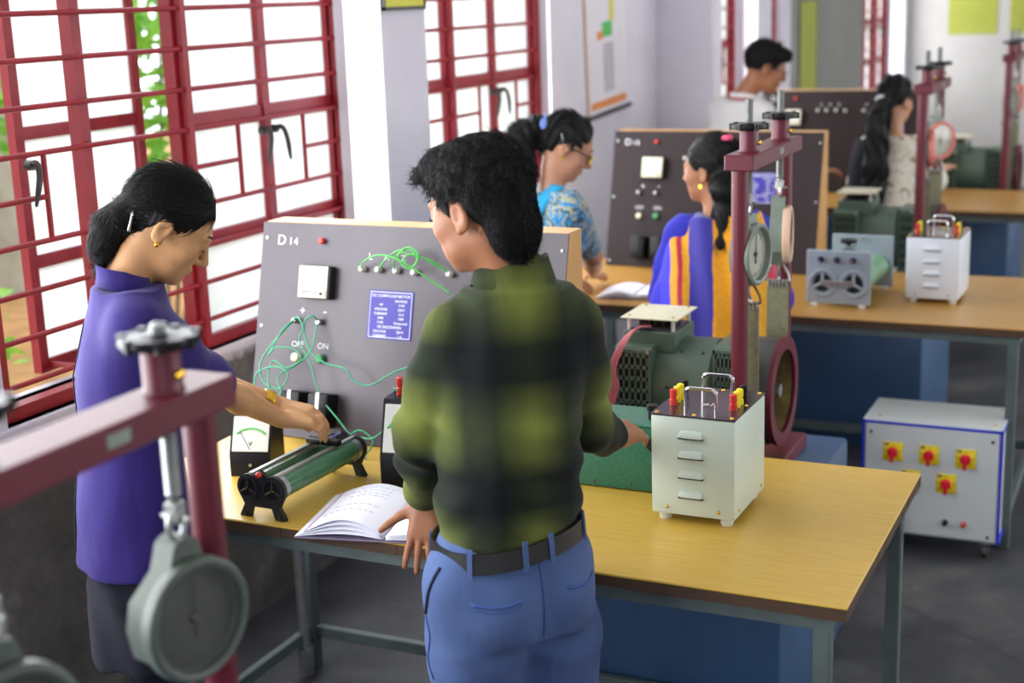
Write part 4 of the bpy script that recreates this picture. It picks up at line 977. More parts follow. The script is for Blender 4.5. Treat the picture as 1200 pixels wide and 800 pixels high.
# ------------------------------------------------------------------ organic modelling: smooth unions on a grid, meshed with surface nets
class Field:
    def __init__(s, lo, hi, h):
        s.h = h; s.lo = np.array(lo, float); s.n = np.ceil((np.array(hi)-s.lo)/h).astype(int)+1
        s.v = np.full(s.n, 1.0, np.float32)
    def blk(s, lo, hi):
        a = np.clip(np.floor((np.array(lo)-s.lo)/s.h).astype(int), 0, s.n); b = np.clip(np.ceil((np.array(hi)-s.lo)/s.h).astype(int)+1, 0, s.n)
        sl = tuple(slice(i, j) for i, j in zip(a, b))
        ax = [(s.lo[i]+s.h*np.arange(a[i], b[i])).astype(np.float32) for i in range(3)]
        return sl, ax[0][:, None, None], ax[1][None, :, None], ax[2][None, None, :]
    def put(s, sl, d, k, op='add'):
        a = s.v[sl]
        if a.size == 0: return
        if op == 'add':
            if k > 0: hh = np.maximum(k-np.abs(a-d), 0)/k; s.v[sl] = np.minimum(a, d)-hh*hh*k*.25
            else: s.v[sl] = np.minimum(a, d)
        else:
            d = -d
            if k > 0: hh = np.maximum(k-np.abs(a-d), 0)/k; s.v[sl] = np.maximum(a, d)+hh*hh*k*.25
            else: s.v[sl] = np.maximum(a, d)
    def cone(s, a, b, ra, rb, k=.01, op='add'):
        a = np.array(a, float); b = np.array(b, float); m = max(ra, rb)+k+4*s.h
        sl, X, Y, Z = s.blk(np.minimum(a, b)-m, np.maximum(a, b)+m); ab = b-a; L2 = float(ab@ab)+1e-12
        t = np.clip(((X-a[0])*ab[0]+(Y-a[1])*ab[1]+(Z-a[2])*ab[2])/L2, 0, 1)
        d = np.sqrt((X-a[0]-t*ab[0])**2+(Y-a[1]-t*ab[1])**2+(Z-a[2]-t*ab[2])**2)-(ra+(rb-ra)*t)
        s.put(sl, d.astype(np.float32), k, op)
    def chain(s, pts, rs, k=.01):
        for i in range(len(pts)-1): s.cone(pts[i], pts[i+1], rs[i], rs[i+1], k)
    def ell(s, c, r, ax=None, k=.01, op='add'):
        c = np.array(c, float); r = np.array(r, float); R = np.eye(3) if ax is None else np.array(ax, float)   # rows: axes
        m = max(r)+k+4*s.h; sl, X, Y, Z = s.blk(c-m, c+m); q = 0; g = 0
        for i in range(3):
            u = (X-c[0])*R[i, 0]+(Y-c[1])*R[i, 1]+(Z-c[2])*R[i, 2]; q = q+(u/r[i])**2; g = g+(u/r[i]**2)**2
        k0 = np.sqrt(q); k1 = np.sqrt(g)+1e-9; d = k0*(k0-1)/k1
        s.put(sl, d.astype(np.float32), k, op)
    def loft(s, st, k=.01, op='add', pw=2.0, cap=.01):
        # st: (cx, cy, z, half width, half depth, azimuth of the facing direction in degrees), z increasing
        st = np.array(st, float); z = st[:, 2]; m = st[:, 3:5].max()+k+4*s.h
        lo = [st[:, 0].min()-m, st[:, 1].min()-m, z[0]-k-4*s.h]; hi = [st[:, 0].max()+m, st[:, 1].max()+m, z[-1]+k+4*s.h]
        sl, X, Y, Z = s.blk(lo, hi); zz = Z[0, 0]
        # smooth interpolation of the stations
        f = np.linspace(z[0], z[-1], 80); w = (z[-1]-z[0])*.05+1e-6
        cols = []
        for i in (0, 1, 3, 4, 5):
            y = np.interp(f, z, st[:, i]); ker = np.exp(-.5*((f[:, None]-f[None])/w)**2); ker /= ker.sum(1, keepdims=True)
            cols.append(np.interp(zz, f, ker@y).astype(np.float32)[None, None, :])
        cx, cy, a, b, az = cols; az = np.radians(az)
        u = (X-cx)*np.cos(az)+(Y-cy)*np.sin(az); v = -(X-cx)*np.sin(az)+(Y-cy)*np.cos(az)
        q = (np.abs(u/a)**pw+np.abs(v/b)**pw)**(1/pw); d = (q-1)*np.minimum(a, b)
        d = np.maximum(d, np.maximum(z[0]-Z, Z-z[-1])+0*d)
        s.put(sl, d.astype(np.float32), k, op)
    def half(s, p, n, k=0):
        # keep only the side the normal points away from
        p = np.array(p, float); n = np.array(n, float); n /= np.linalg.norm(n)
        sl, X, Y, Z = s.blk(s.lo, s.lo+s.h*s.n); d = (X-p[0])*n[0]+(Y-p[1])*n[1]+(Z-p[2])*n[2]
        s.v = np.maximum(s.v, d.astype(np.float32))
    def warp(s, fn, band=.03):
        idx = np.argwhere(np.abs(s.v) < band); P = s.lo+idx*s.h
        s.v[tuple(idx.T)] += fn(P[:, 0], P[:, 1], P[:, 2]).astype(np.float32)
    def clip_fn(s, fn):
        idx = np.argwhere(s.v < .03); P = s.lo+idx*s.h
        s.v[tuple(idx.T)] = np.maximum(s.v[tuple(idx.T)], fn(P[:, 0], P[:, 1], P[:, 2]).astype(np.float32))
    def mesh(s, name, origin, mat, parent, smooth_it=1):
        v = s.v; v[0] = v[-1] = 1; v[:, 0] = v[:, -1] = 1; v[:, :, 0] = v[:, :, -1] = 1
        sg = v < 0
        c = np.zeros(np.array(sg.shape)-1, np.int8)
        for i in (0, 1):
            for j in (0, 1):
                for k in (0, 1): c += sg[i:sg.shape[0]-1+i, j:sg.shape[1]-1+j, k:sg.shape[2]-1+k]
        act = (c > 0) & (c < 8); idx = np.argwhere(act); N = len(idx)
        vid = np.full(act.shape, -1, np.int32); vid[tuple(idx.T)] = np.arange(N)
        corner = [(i, j, k) for i in (0, 1) for j in (0, 1) for k in (0, 1)]
        val = np.stack([v[idx[:, 0]+a, idx[:, 1]+b, idx[:, 2]+d] for a, b, d in corner], 1).astype(np.float64)
        pos = np.zeros((N, 3)); cnt = np.zeros(N)
        for p in range(8):
            for q in range(p+1, 8):
                dif = np.array(corner[q])-np.array(corner[p])
                if np.abs(dif).sum() != 1: continue
                x = (val[:, p] < 0) != (val[:, q] < 0)
                t = val[x, p]/(val[x, p]-val[x, q]); pos[x] += np.array(corner[p])+t[:, None]*dif; cnt[x] += 1
        P = s.lo+(idx+pos/cnt[:, None])*s.h
        quads = []
        for ax in range(3):
            o = [i for i in range(3) if i != ax]
            A = sg; sl1 = [slice(None)]*3; sl2 = [slice(None)]*3; sl1[ax] = slice(0, -1); sl2[ax] = slice(1, None)
            ch = A[tuple(sl1)] != A[tuple(sl2)]; e = np.argwhere(ch); e = e[(e[:, o[0]] > 0) & (e[:, o[1]] > 0)]
            ins = A[tuple(e.T)]
            def cell(d0, d1):
                w = e.copy(); w[:, o[0]] += d0; w[:, o[1]] += d1; return vid[tuple(w.T)]
            q = np.stack([cell(-1, -1), cell(0, -1), cell(0, 0), cell(-1, 0)], 1)
            flip = ins if ax != 1 else ~ins
            q[~flip] = q[~flip][:, ::-1]; quads.append(q)
        F = np.concatenate(quads); F = F[(F >= 0).all(1)]
        if smooth_it:
            for _ in range(smooth_it):
                acc = np.zeros_like(P); n = np.zeros(len(P))
                for a, b in ((0, 1), (1, 2), (2, 3), (3, 0)):
                    np.add.at(acc, F[:, a], P[F[:, b]]); np.add.at(n, F[:, a], 1)
                    np.add.at(acc, F[:, b], P[F[:, a]]); np.add.at(n, F[:, b], 1)
                P = P*.5+.5*acc/n[:, None]
        P = P-np.array(origin)
        me = bpy.data.meshes.new(name); me.vertices.add(len(P)); me.vertices.foreach_set('co', P.astype(np.float32).ravel())
        me.loops.add(len(F)*4); me.loops.foreach_set('vertex_index', F.astype(np.int32).ravel())
        me.polygons.add(len(F)); me.polygons.foreach_set('loop_start', np.arange(0, len(F)*4, 4, dtype=np.int32))
        try: me.polygons.foreach_set('loop_total', np.full(len(F), 4, dtype=np.int32))
        except Exception: pass
        me.update(calc_edges=True); me.validate()
        me.polygons.foreach_set('use_smooth', np.ones(len(F), bool))
        me.materials.append(mat)
        return link(name, me, parent)

def V3(*a): return np.array(a, float)
def nrm(a): a = np.array(a, float); return a/np.linalg.norm(a)
def hframe(az, pitch=0, roll=0):
    # head axes: right, forward, up ; az left of +Y, pitch down positive (degrees)
    a, p, r = np.radians([az, pitch, roll]); f = V3(-np.sin(a)*np.cos(p), np.cos(a)*np.cos(p), -np.sin(p)); rr = V3(np.cos(a), np.sin(a), 0); u = np.cross(rr, f)
    return np.array([np.cos(r)*rr+np.sin(r)*u, f, -np.sin(r)*rr+np.cos(r)*u])
class Head:
    def __init__(s, c, az, pitch, roll=0, sc=1.0): s.c = np.array(c, float); s.R = hframe(az, pitch, roll); s.s = sc
    def p(s, x, y, z): return s.c+s.s*(V3(x, y, z)@s.R)
    def local(s, X, Y, Z):
        D = np.stack([X-s.c[0], Y-s.c[1], Z-s.c[2]], 1)@s.R.T/s.s; return D[:, 0], D[:, 1], D[:, 2]
    def ell(s, F, c, r, k=.01, op='add', tilt=0):
        R = s.R
        if tilt: t = math.radians(tilt); R = np.array([R[0], math.cos(t)*R[1]+math.sin(t)*R[2], -math.sin(t)*R[1]+math.cos(t)*R[2]])
        F.ell(s.p(*c), np.array(r)*s.s, R, k*s.s, op)
    def build(s, F, neck, rn=.052, fem=False):
        q = s.s
        s.ell(F, (0, -.014, .036), (.0725, .094, .088), .012); s.ell(F, (0, .042, -.010), (.058, .050, .090), .03)
        s.ell(F, (0, .040, -.062), (.047 if fem else .052, .044, .036), .03); s.ell(F, (0, .076, -.088), (.016, .014, .014), .022)
        for d in (-1, 1):
            s.ell(F, (d*.036, .062, -.016), (.024, .022, .022), .02)
            s.ell(F, (d*.031, .096, .010), (.014, .010, .010), .010, 'sub')
            s.ell(F, (d*.031, .081, .009), (.0135, .0125, .0125), .003)
            F.cone(s.p(d*.010, .098, -.028), s.p(d*.011, .092, -.027), .0075*q, .007*q, .006*q)
            s.ell(F, (d*.075, -.012, -.002), (.0075, .019, .031), .006, tilt=-12)
            s.ell(F, (d*.0815, -.010, .002), (.006, .010, .016), .004, 'sub', tilt=-12)
            s.ell(F, (d*.074, -.004, -.028), (.006, .008, .009), .006)
        s.ell(F, (0, .084, .031), (.046, .012, .010), .016)
        F.cone(s.p(0, .089, .020), s.p(0, .113, -.020), .0075*q, .0098*q, .012*q); s.ell(F, (0, .112, -.022), (.010, .0095, .0085), .006)
        s.ell(F, (0, .0915, -.049), (.021, .0095, .0052), .006); s.ell(F, (0, .089, -.060), (.018, .0095, .006), .006)
        F.cone(s.p(0, -.022, -.045), neck, rn*q, rn*1.04*q, .03)
    def eyes(s, parent, origin, mat_dark, mat_white=None, brow=True):
        o = np.array(origin)
        for d in (-1, 1):
            pts = [Vector(s.p(d*(.031+.0135*math.cos(a)), .0945-.004*abs(math.cos(a)), .0065-.004*math.sin(a))-o) for a in np.linspace(0, PI, 7)]
            MB().tube(pts, .0013*s.s, 5).build('eyelash', mat_dark, parent, ang=None)
            if brow:
                pts = [Vector(s.p(d*(.012+.036*t), .0955-.012*t*t-.002, .033+.007*math.sin(t*2.4))-o) for t in np.linspace(0, 1, 8)]
                MB().tube(pts, [.0012, .0026, .003, .003, .0027, .0022, .0016, .0008], 6).build('eyebrow', mat_dark, parent, ang=None)
def hand(F, wrist, fwd, up, side, sc=1.0, curl=(.3, .35, .4, .4), spread=.06, thumb_out=.7, thumb_down=.3, rfore=.024, thumb_curl=.3):
    # fwd: towards the fingers, up: back of the hand, side: towards the thumb
    f = nrm(fwd); u = nrm(np.array(up)-f*np.dot(up, f)); t = nrm(np.cross(u, f));
    if np.dot(t, side) < 0: t = -t
    w = np.array(wrist, float); K = .085*sc
    for i, (o, L, r) in enumerate(((.027, .072, .0088), (.009, .080, .009), (-.010, .074, .0086), (-.028, .058, .0076))):
        base = w+f*.01+t*o*.55*sc; kn = w+f*(K-abs(o)*.18)+t*o*sc+u*.002
        F.cone(base, kn, .0145*sc, .0115*sc, .012)
        d = nrm(f+t*o/.028*spread); p = kn; a = curl[i]*.7; seg = (.46, .30, .24)
        rr = r*sc
        for j, q in enumerate(seg):
            dd = d*math.cos(a)-u*math.sin(a); p2 = p+dd*L*q*sc; F.cone(p, p2, rr*(1.02-.09*j), rr*(.95-.1*j), .003); p = p2; a += curl[i]
    b = w+f*.020*sc+t*.020*sc-u*.004; d1 = nrm(f*.75+t*thumb_out-u*thumb_down); p1 = b+d1*.040*sc
    d2 = nrm(d1+f*thumb_curl-t*thumb_curl*.6); p2 = p1+d2*.030*sc; p3 = p2+nrm(d2+f*thumb_curl*.6)*.024*sc
    F.cone(b, p1, .0145*sc, .0115*sc, .012); F.cone(p1, p2, .0105*sc, .0095*sc, .004); F.cone(p2, p3, .0095*sc, .0078*sc, .003)
def fabric_noise(P, seeds, amp):
    r = np.random.RandomState(seeds); tot = 0
    for _ in range(7):
        k = r.normal(size=3)*np.array([22, 22, 14]); ph = r.uniform(0, 6.28); tot = tot+np.sin(P[0]*k[0]+P[1]*k[1]+P[2]*k[2]+ph+1.3*np.sin(P[2]*11+ph*2))
    return amp*tot/3
def cloth(name, col, rough=.8, scale=60, var=.12, weave=900, bump=.15, sheen=.2, fold=.35, fs=7):
    t = NT(name); v = t.coords(); c = rgb(col); n = t.noise(v, 6, 5)
    cc = t.ramp(n, [(.3, tuple(x*(1-var) for x in c)), (.7, tuple(min(1, x*(1+var)) for x in c))])
    t.bsdf(cc, rough, 0, .25, 0, sheen*.25); 
    h = t.math('ADD', t.math('MULTIPLY', t.noise(v, weave, 2), .12), t.noise(t.coords((1.6, 1.6, .7)), fs, 3, .5, .8)); t.bump(h, fold, .02); return t.m
def skin(name, c):
    t = NT(name); v = t.coords(); b = rgb(c); n = t.noise(v, 9, 6)
    cc = t.ramp(n, [(.3, tuple(x*.88 for x in b)), (.7, tuple(min(1, x*1.1) for x in b))])
    p = t.bsdf(cc, .48, 0, .4, 0, 0, .12); p.inputs['Subsurface Radius'].default_value = (.6, .25, .12); p.inputs['Subsurface Scale'].default_value = .01
    t.bump(t.noise(v, 160, 3), .06, .002); return t.m
def hairmat(name, c='#070606', sc=(240, 240, 18), rough=.5):
    t = NT(name); v = t.coords(sc); n = t.noise(v, 1.0, 4, .6, .6); b = rgb(c)
    t.bsdf(t.ramp(n, [(.3, tuple(x*.6 for x in b)), (.7, tuple(x*1.8 for x in b))]), rough, 0, .28); t.bump(n, .55, .004); return t.m
M['skin_man'] = skin('brown skin', '#a06a4a'); M['skin_girl'] = skin('warm tan skin', '#b98a5e'); M['skin_fair'] = skin('light brown skin', '#b58468')
M['hair'] = hairmat('black hair'); M['hair_short'] = hairmat('short black hair', '#070707', (160, 160, 60), .6)
M['lash'] = paint('dark brow hair', '#120d0b', .7)

def stitch(name, parent, pts, r, mat, n=6, closed=False):
    return MB().tube(pts, r, n, closed).build(name, mat, parent, ang=None)

def surf_ring(st, z, grow=0, n=64, pw=2.3):
    # outline of a lofted garment at height z
    a = np.array(st, float); q = [np.interp(z, a[:, 2], a[:, i]) for i in range(6)]; az = math.radians(q[5]); out = []
    for k in range(n):
        t = 2*PI*k/n; u, v = [(w+grow)*math.copysign(abs(f)**(2/pw), f) for w, f in ((q[3], math.cos(t)), (q[4], math.sin(t)))]
        out.append((q[0]+u*math.cos(az)-v*math.sin(az), q[1]+u*math.sin(az)+v*math.cos(az), z))
    return out
def band(name, st, z0, z1, grow, th, mat, parent, origin, tilt=None, n=64, part=None):
    # a thin closed belt around a loft; tilt(x, y) adds a height offset
    m = MB(); vs = []; o = Vector(origin)
    rows = [(z0, 0), (z1, 0), (z1, th), (z0, th)]
    rings = [surf_ring(st, z, grow+g, n) for z, g in rows]
    for R in rings:
        for k_, p in enumerate(R):
            if tilt: p = surf_ring(st, p[2]+tilt(p[0], p[1]), grow+rows[rings.index(R)][1], n)[k_]
            vs.append(Vector(p)-o)
    ks = range(n) if part is None else range(*part)
    fs = [(j*n+k % n, j*n+(k+1) % n, ((j+1) % 4)*n+(k+1) % n, ((j+1) % 4)*n+k % n) for k in ks for j in range(4)]
    m.add(vs, fs); return m.build(name, mat, parent)

def strands(hair, H, org, n, length, flow, seed=1, r=.0007, lift=.0015, mat=None):
    # thin hair strands rooted on the hair surface; flow(u, v, w) gives the combing direction in head axes
    me = hair.data; N = len(me.vertices); co = np.zeros(N*3, np.float32); me.vertices.foreach_get('co', co); co = co.reshape(-1, 3)
    nr = np.zeros(N*3, np.float32); me.vertices.foreach_get('normal', nr); nr = nr.reshape(-1, 3)
    rs = np.random.RandomState(seed); pick = rs.choice(N, min(n, N), replace=False); P = co[pick].astype(float); Nn = nr[pick].astype(float)
    W = P+np.array(org); u, v, w_ = H.local(W[:, 0], W[:, 1], W[:, 2]); ok = ~((np.abs(u) > .05) & (v > -.045) & (w_ < .030)); P, Nn, u, v, w_ = P[ok], Nn[ok], u[ok], v[ok], w_[ok]; D = flow(u, v, w_)@H.R
    D = D+rs.normal(size=D.shape)*.10; D -= Nn*(D*Nn).sum(1, keepdims=True); D /= np.linalg.norm(D, axis=1, keepdims=True)+1e-9
    B = np.cross(Nn, D); L = length*rs.uniform(.5, 1.2, (len(P), 1)); lf = lift*rs.uniform(.3, 1.6, (len(P), 1)); bend = rs.normal(size=(len(P), 1))*.12
    K = 4; V = []
    for k in range(K):
        t = k/(K-1); c = P+D*L*t+B*L*bend*t*t+Nn*(lf*(.2+math.sin(t*2.2))-L*L*t*t*2.2); rr = r*(1-t*.75)
        for a in (0, 2.094, 4.189): V.append(c+(B*math.cos(a)+Nn*math.sin(a))*rr)
    V = np.stack(V, 1); m = len(P); base = (np.arange(m)*K*3)[:, None]; F = []
    for k in range(K-1):
        for a in range(3): F.append(base+np.array([[k*3+a, k*3+(a+1) % 3, (k+1)*3+(a+1) % 3, (k+1)*3+a]]))
    F = np.concatenate(F); V = V.reshape(-1, 3)
    me2 = bpy.data.meshes.new('hair_strands'); me2.vertices.add(len(V)); me2.vertices.foreach_set('co', V.astype(np.float32).ravel())
    me2.loops.add(len(F)*4); me2.loops.foreach_set('vertex_index', F.astype(np.int32).ravel()); me2.polygons.add(len(F)); me2.polygons.foreach_set('loop_start', np.arange(0, len(F)*4, 4, dtype=np.int32))
    me2.update(calc_edges=True); me2.polygons.foreach_set('use_smooth', np.ones(len(F), bool)); me2.materials.append(mat or hair.data.materials[0])
    o = link('hair_strands', me2, hair); o['kind'] = 'stuff'; return o
def flow_back(u, v, w_):
    # combed back towards the tie at the back of the head
    t = np.array([0, -.115, -.01]); return t-np.stack([u, v, w_], 1)
def flow_short(u, v, w_):
    c = np.stack([u, v+.055, w_-.11], 1); c[:, 2] -= .03; c[:, 1] += .02*(w_ > .07); return c
def flow_down(u, v, w_): return np.stack([0*u, 0*u, -1+0*u], 1)
# ------------------------------------------------------------------ the man in the plaid shirt
def plaid():
    t = NT('soft plaid flannel'); tc = t.coords((1, 1, 1), 'Object', (0, 0, math.radians(-38))); sp = t.n('ShaderNodeSeparateXYZ'); t.l(tc, sp.inputs[0])
    nz = t.noise(t.coords(), 7, 3)
    def mask(x, per, off, lo, hi):
        a = t.math('FRACT', t.math('ADD', t.math('MULTIPLY', x, 1/per), off)); b = t.math('ABSOLUTE', t.math('SUBTRACT', a, .5))
        return t.ramp(t.math('ADD', b, t.math('MULTIPLY', t.math('SUBTRACT', nz, .5), .08)), [(lo, (1, 1, 1)), (hi, (0, 0, 0))])
    a = mask(sp.outputs[0], .190, PLAID_U, .03, .36); b = mask(sp.outputs[2], .235, PLAID_V, .04, .38)
    dark = rgb('#101416'); mid = rgb('#232a1c'); mid2 = rgb('#333a23'); hi = rgb('#737c38')
    c = t.mix(a, dark, mid); c2 = t.mix(a, mid2, hi); c = t.mix(b, c, c2)
    l1 = mask(sp.outputs[0], .190, PLAID_U+.5, .04, .16); c = t.mix(t.math('MULTIPLY', l1, .04), c, rgb('#56646c'))
    t.bsdf(c, .92, 0, .15, 0, .03)
    wv = t.n('ShaderNodeTexWave', wave_type='BANDS', bands_direction='Z'); wv.inputs['Scale'].default_value = 75; wv.inputs['Distortion'].default_value = .4; t.l(t.coords(), wv.inputs['Vector'])
    h = t.math('ADD', t.math('MULTIPLY', wv.outputs['Fac'], .05), t.noise(t.coords((1.4, 1.4, .8)), 8, 3, .5, .8)); t.bump(h, .4, .018); return t.m
PLAID_U, PLAID_V = .35, .62
M['plaid'] = plaid()
M['jeans'] = cloth('washed blue trousers', '#485b86', .85, var=.12, weave=1200, fold=.4)
M['jeans_dark'] = cloth('trouser seam', '#3c5590', .9)
M['navy_seam'] = paint('dark pocket lining', '#1a2238', .9)
M['leather'] = paint('black leather belt', '#161514', .45, var=.2, bump=.15)
def build_man():
    org = V3(-1.10, 2.30, 0)
    T = thing('person', 'young man in a green and black plaid shirt and blue trousers leaning on the table', 'person', org)
    hip = V3(-1.105, 2.295, .87); sh = V3(-1.090, 2.335, 1.31); azh, azs = 57, 36
    rv = lambda az: V3(math.cos(math.radians(az)), math.sin(math.radians(az)), 0); fv = lambda az: V3(-math.sin(math.radians(az)), math.cos(math.radians(az)), 0)
    Ls, Rs = sh-rv(azs)*.122, sh+rv(azs)*.106
    Le, Lw = V3(-1.278, 2.275, 1.105), V3(-1.392, 2.500, .882); Re, Rw = V3(-1.022, 2.495, 1.080), V3(-1.062, 2.755, .972)
    neck = sh+V3(.004, -.012, .082); H = Head((-1.140, 2.303, 1.527), 76, 14, 0, .97)
    hips = [hip+rv(azh)*d*.078 for d in (-1, 1)]
    knees = [hips[0]+V3(-.02, .03, -.42), hips[1]+V3(.02, .03, -.42)]; ank = [knees[0]+V3(-.01, -.05, -.37), knees[1]+V3(.02, -.05, -.37)]
    # body
    F = Field((-1.52, 2.02, 0), (-.82, 2.95, 1.72), .0040)
    H.build(F, neck, .050)
    F.loft([(*hip[:2], .82, .112, .085, azh), (*hip[:2], .95, .112, .085, azh), (-1.10, 2.31, 1.12, .108, .085, 44), (*sh[:2], 1.28, .110, .072, azs), (*sh[:2], 1.35, .08, .055, azs)], .03)
    for S, E, W in ((Ls, Le, Lw), (Rs, Re, Rw)): F.chain([S, S*.45+E*.55, E, E*.55+W*.45, W], [.038, .037, .034, .033, .024], .012)
    hand(F, Lw, V3(.10, -.34, -.66), V3(.25, -.75, .35), V3(-1, .0, 0), .95, (.10, .14, .16, .18), .22, 1.5, .0, thumb_curl=.15)
    hand(F, Rw, V3(.10, 1, -.06), V3(.45, -.1, 1), V3(-1, 0, .2), .95, (.30, .34, .38, .42), .05, .5, .35)
    for h_, k_, a_ in zip(hips, knees, ank): F.chain([h_, h_*.5+k_*.5, k_, k_*.6+a_*.4, a_], [.078, .068, .052, .05, .036], .03); F.cone(a_, a_+fv(azh)*.10+V3(0, 0, -.05), .035, .028, .02)
    body = F.mesh('body', org, M['skin_man'], T)
    H.eyes(T, org, M['lash'])
    # shirt
    F = Field((-1.50, 2.04, .84), (-.82, 2.88, 1.50), .0048)
    st = [(-1.105, 2.295, .870, .130, .098, azh), (-1.105, 2.295, .925, .134, .104, azh), (-1.105, 2.298, .975, .140, .113, 50), (-1.103, 2.303, 1.06, .134, .109, 47), (-1.102, 2.312, 1.15, .135, .109, 42), (-1.100, 2.325, 1.25, .140, .106, 37), (*sh[:2], 1.32, .132, .094, azs), (*sh[:2], 1.385, .092, .078, azs)]
    F.loft(st, .03, pw=2.25)
    for S, E, W, e in ((Ls, Le, Lw, .86), (Rs, Re, Rw, .62)):
        C_ = E+(W-E)*e
        F.chain([S, S*.5+E*.5, E, E*.5+C_*.5, C_], [.054, .050, .046, .043, .040], .035)
        F.half2 = None
        ax = nrm(W-E); F.cone(C_-ax*.035, C_+ax*.005, .0435, .042, .006)
    F.cone(sh+V3(0, 0, .03), neck+V3(0, -.004, .012), .075, .064, .03)
    F.warp(lambda x, y, z: fabric_noise((x, y, z), 3, .0032)*np.clip((1.36-z)/.2, .2, 1)
           + .0040*np.sin(70*z+26*(x*.8+y*.6)+2*np.sin(30*x))*np.exp(-((z-1.0)/.09)**2)
           + .0022*np.sin(95*z+40*x)*np.exp(-((z-1.12)/.07)**2))
    shirt = F.mesh('shirt', org, M['plaid'], T)
    # yoke seam, loop, collar
    cm = MB(); n = 40; vs = []; q = np.array(neck)+V3(-.006, .004, .022)
    for row, (dz, g, s_) in enumerate(((-.008, .006, 0), (.026, .002, 0), (.030, .006, 1), (.010, .012, 1), (-.016, .020, 1))):
        for k in range(n):
            a = 2*PI*k/n; u, v = math.cos(a)*(.060+g), math.sin(a)*(.057+g); front = max(0, math.sin(a)); z = dz-.045*front**1.5+.004*math.sin(a)
            p = q+rv(azs+8)*u+fv(azs+8)*(v*.95)+V3(0, 0, z)-org; vs.append(p)
    fs = [(r*n+k, r*n+(k+1) % n, (r+1)*n+(k+1) % n, (r+1)*n+k) for r in range(4) for k in range(n)]
    cm.add([tuple(v) for v in vs], fs); co = cm.build('collar', M['plaid'], T, ang=None); md = co.modifiers.new('t', 'SOLIDIFY'); md.thickness = .003
    # trousers
    F = Field((-1.42, 2.02, .02), (-.86, 2.62, .96), .0055)
    tst = [(*hip[:2], .74, .132, .110, azh), (*hip[:2], .80, .138, .116, azh), (*hip[:2], .86, .137, .112, azh), (*hip[:2], .915, .132, .102, azh), (*hip[:2], .965, .130, .100, azh)]
    tl = lambda x, y: .09*((x-hip[0])*rv(azh)[0]+(y-hip[1])*rv(azh)[1])
    F.loft(tst, .03, pw=2.3)
    for h_, k_, a_ in zip(hips, knees, ank): F.chain([h_+V3(0, 0, -.03), h_*.55+k_*.45, k_, k_*.5+a_*.5, a_+V3(0, 0, .02)], [.098, .088, .074, .068, .062], .035)
    for d in (-1, 1): F.ell(hip-fv(azh)*.055+rv(azh)*d*.062+V3(0, 0, -.065), (.072, .068, .075), None, .03)
    F.warp(lambda x, y, z: fabric_noise((x, y, z), 9, .003)+.0035*np.sin(60*z+55*x-30*y)*np.exp(-((z-.70)/.07)**2))
    F.clip_fn(lambda x, y, z: z-.946-tl(x, y))
    tr = F.mesh('trousers', org, M['jeans'], T)
    # belt with loops, a little lower on his left
    tl = lambda x, y: .09*((x-hip[0])*rv(azh)[0]+(y-hip[1])*rv(azh)[1])
    belt = band('belt', tst, .900, .937, .012, .004, M['leather'], T, org, tl)
    lo = []
    for k in (27, 38, 46, 49, 57, 6, 14, 20):
        a, b = surf_ring(tst, .893, .0155), surf_ring(tst, .948, .0155); p, p2 = Vector(a[k]), Vector(b[k]); p.z += tl(p.x, p.y); p2.z += tl(p2.x, p2.y)
        ra, rb = Vector(a[(k+1) % 64])-Vector(a[k-1]), None; ra.normalize(); nn = Vector((ra.y, -ra.x, 0))
        m = MB(); w_ = .005; base = [p+ra*w_, p-ra*w_, p2-ra*w_, p2+ra*w_]
        m.add([tuple(v-Vector(org)) for v in base]+[tuple(v+nn*.003-Vector(org)) for v in base], [(0, 1, 2, 3), (4, 5, 6, 7), (0, 1, 5, 4), (2, 3, 7, 6), (1, 2, 6, 5), (0, 3, 7, 4)]); m.build('belt_loop', M['jeans'], tr)
    # seams, back pocket and slash pocket, laid on the cloth
    from mathutils.bvhtree import BVHTree
    bvh = BVHTree.FromPolygons([v.co.copy() for v in tr.data.vertices], [tuple(p.vertices) for p in tr.data.polygons])
    def lay(phi, z, off=.001):
        a = math.radians(phi); d = Vector(-fv(azh)*math.cos(a)-rv(azh)*math.sin(a)); c = Vector((hip[0]-org[0], hip[1]-org[1], z))
        h, n, _, _ = bvh.ray_cast(c+d*.5, -d)
        return (h+n*off) if h else c+d*.12
    pts = [lay(22+36*k/12, .838-.006*math.sin(PI*k/12)) for k in range(13)]; stitch('pocket_welt', tr, pts, .0030, M['jeans_dark'])
    pts = [lay(23+34*k/12, .829-.006*math.sin(PI*k/12)) for k in range(13)]; stitch('pocket_stitching', tr, pts, .0012, M['jeans_dark'])
    pts = [lay(-22-34*k/12, .838-.006*math.sin(PI*k/12)) for k in range(13)]; stitch('pocket_welt', tr, pts, .0030, M['jeans_dark'])
    stitch('back_seam', tr, [lay(0, .895-.012*k) for k in range(14)], .0016, M['jeans_dark'])
    stitch('slash_pocket', tr, [lay(82+14*k/10, .895-.010*k) for k in range(11)], .0035, M['navy_seam'])
    stitch('side_seam', tr, [lay(97, .79-.012*k) for k in range(12)], .0016, M['jeans_dark'])
    # hair
    F = Field(H.c-.17, H.c+.17, .0032)
    H.ell(F, (0, -.018, .046), (.083, .104, .094), .01); H.ell(F, (0, .048, .096), (.062, .050, .040), .02); H.ell(F, (0, -.070, -.030), (.062, .042, .075), .02)
    rs = np.random.RandomState(4)
    for i in range(420):
        a = rs.uniform(0, 2*PI); b = rs.uniform(.0, 1.0); d = V3(math.cos(a)*math.cos(b), math.sin(a)*math.cos(b), math.sin(b))
        p = V3(0, -.018, .046)+d*V3(.080, .101, .092); tip = p+V3(d[0]*.004, d[1]*.004+.012, d[2]*.006+.001)+rs.normal(size=3)*.003
        F.cone(H.p(*p), H.p(*tip), .0062, .0022, .006)
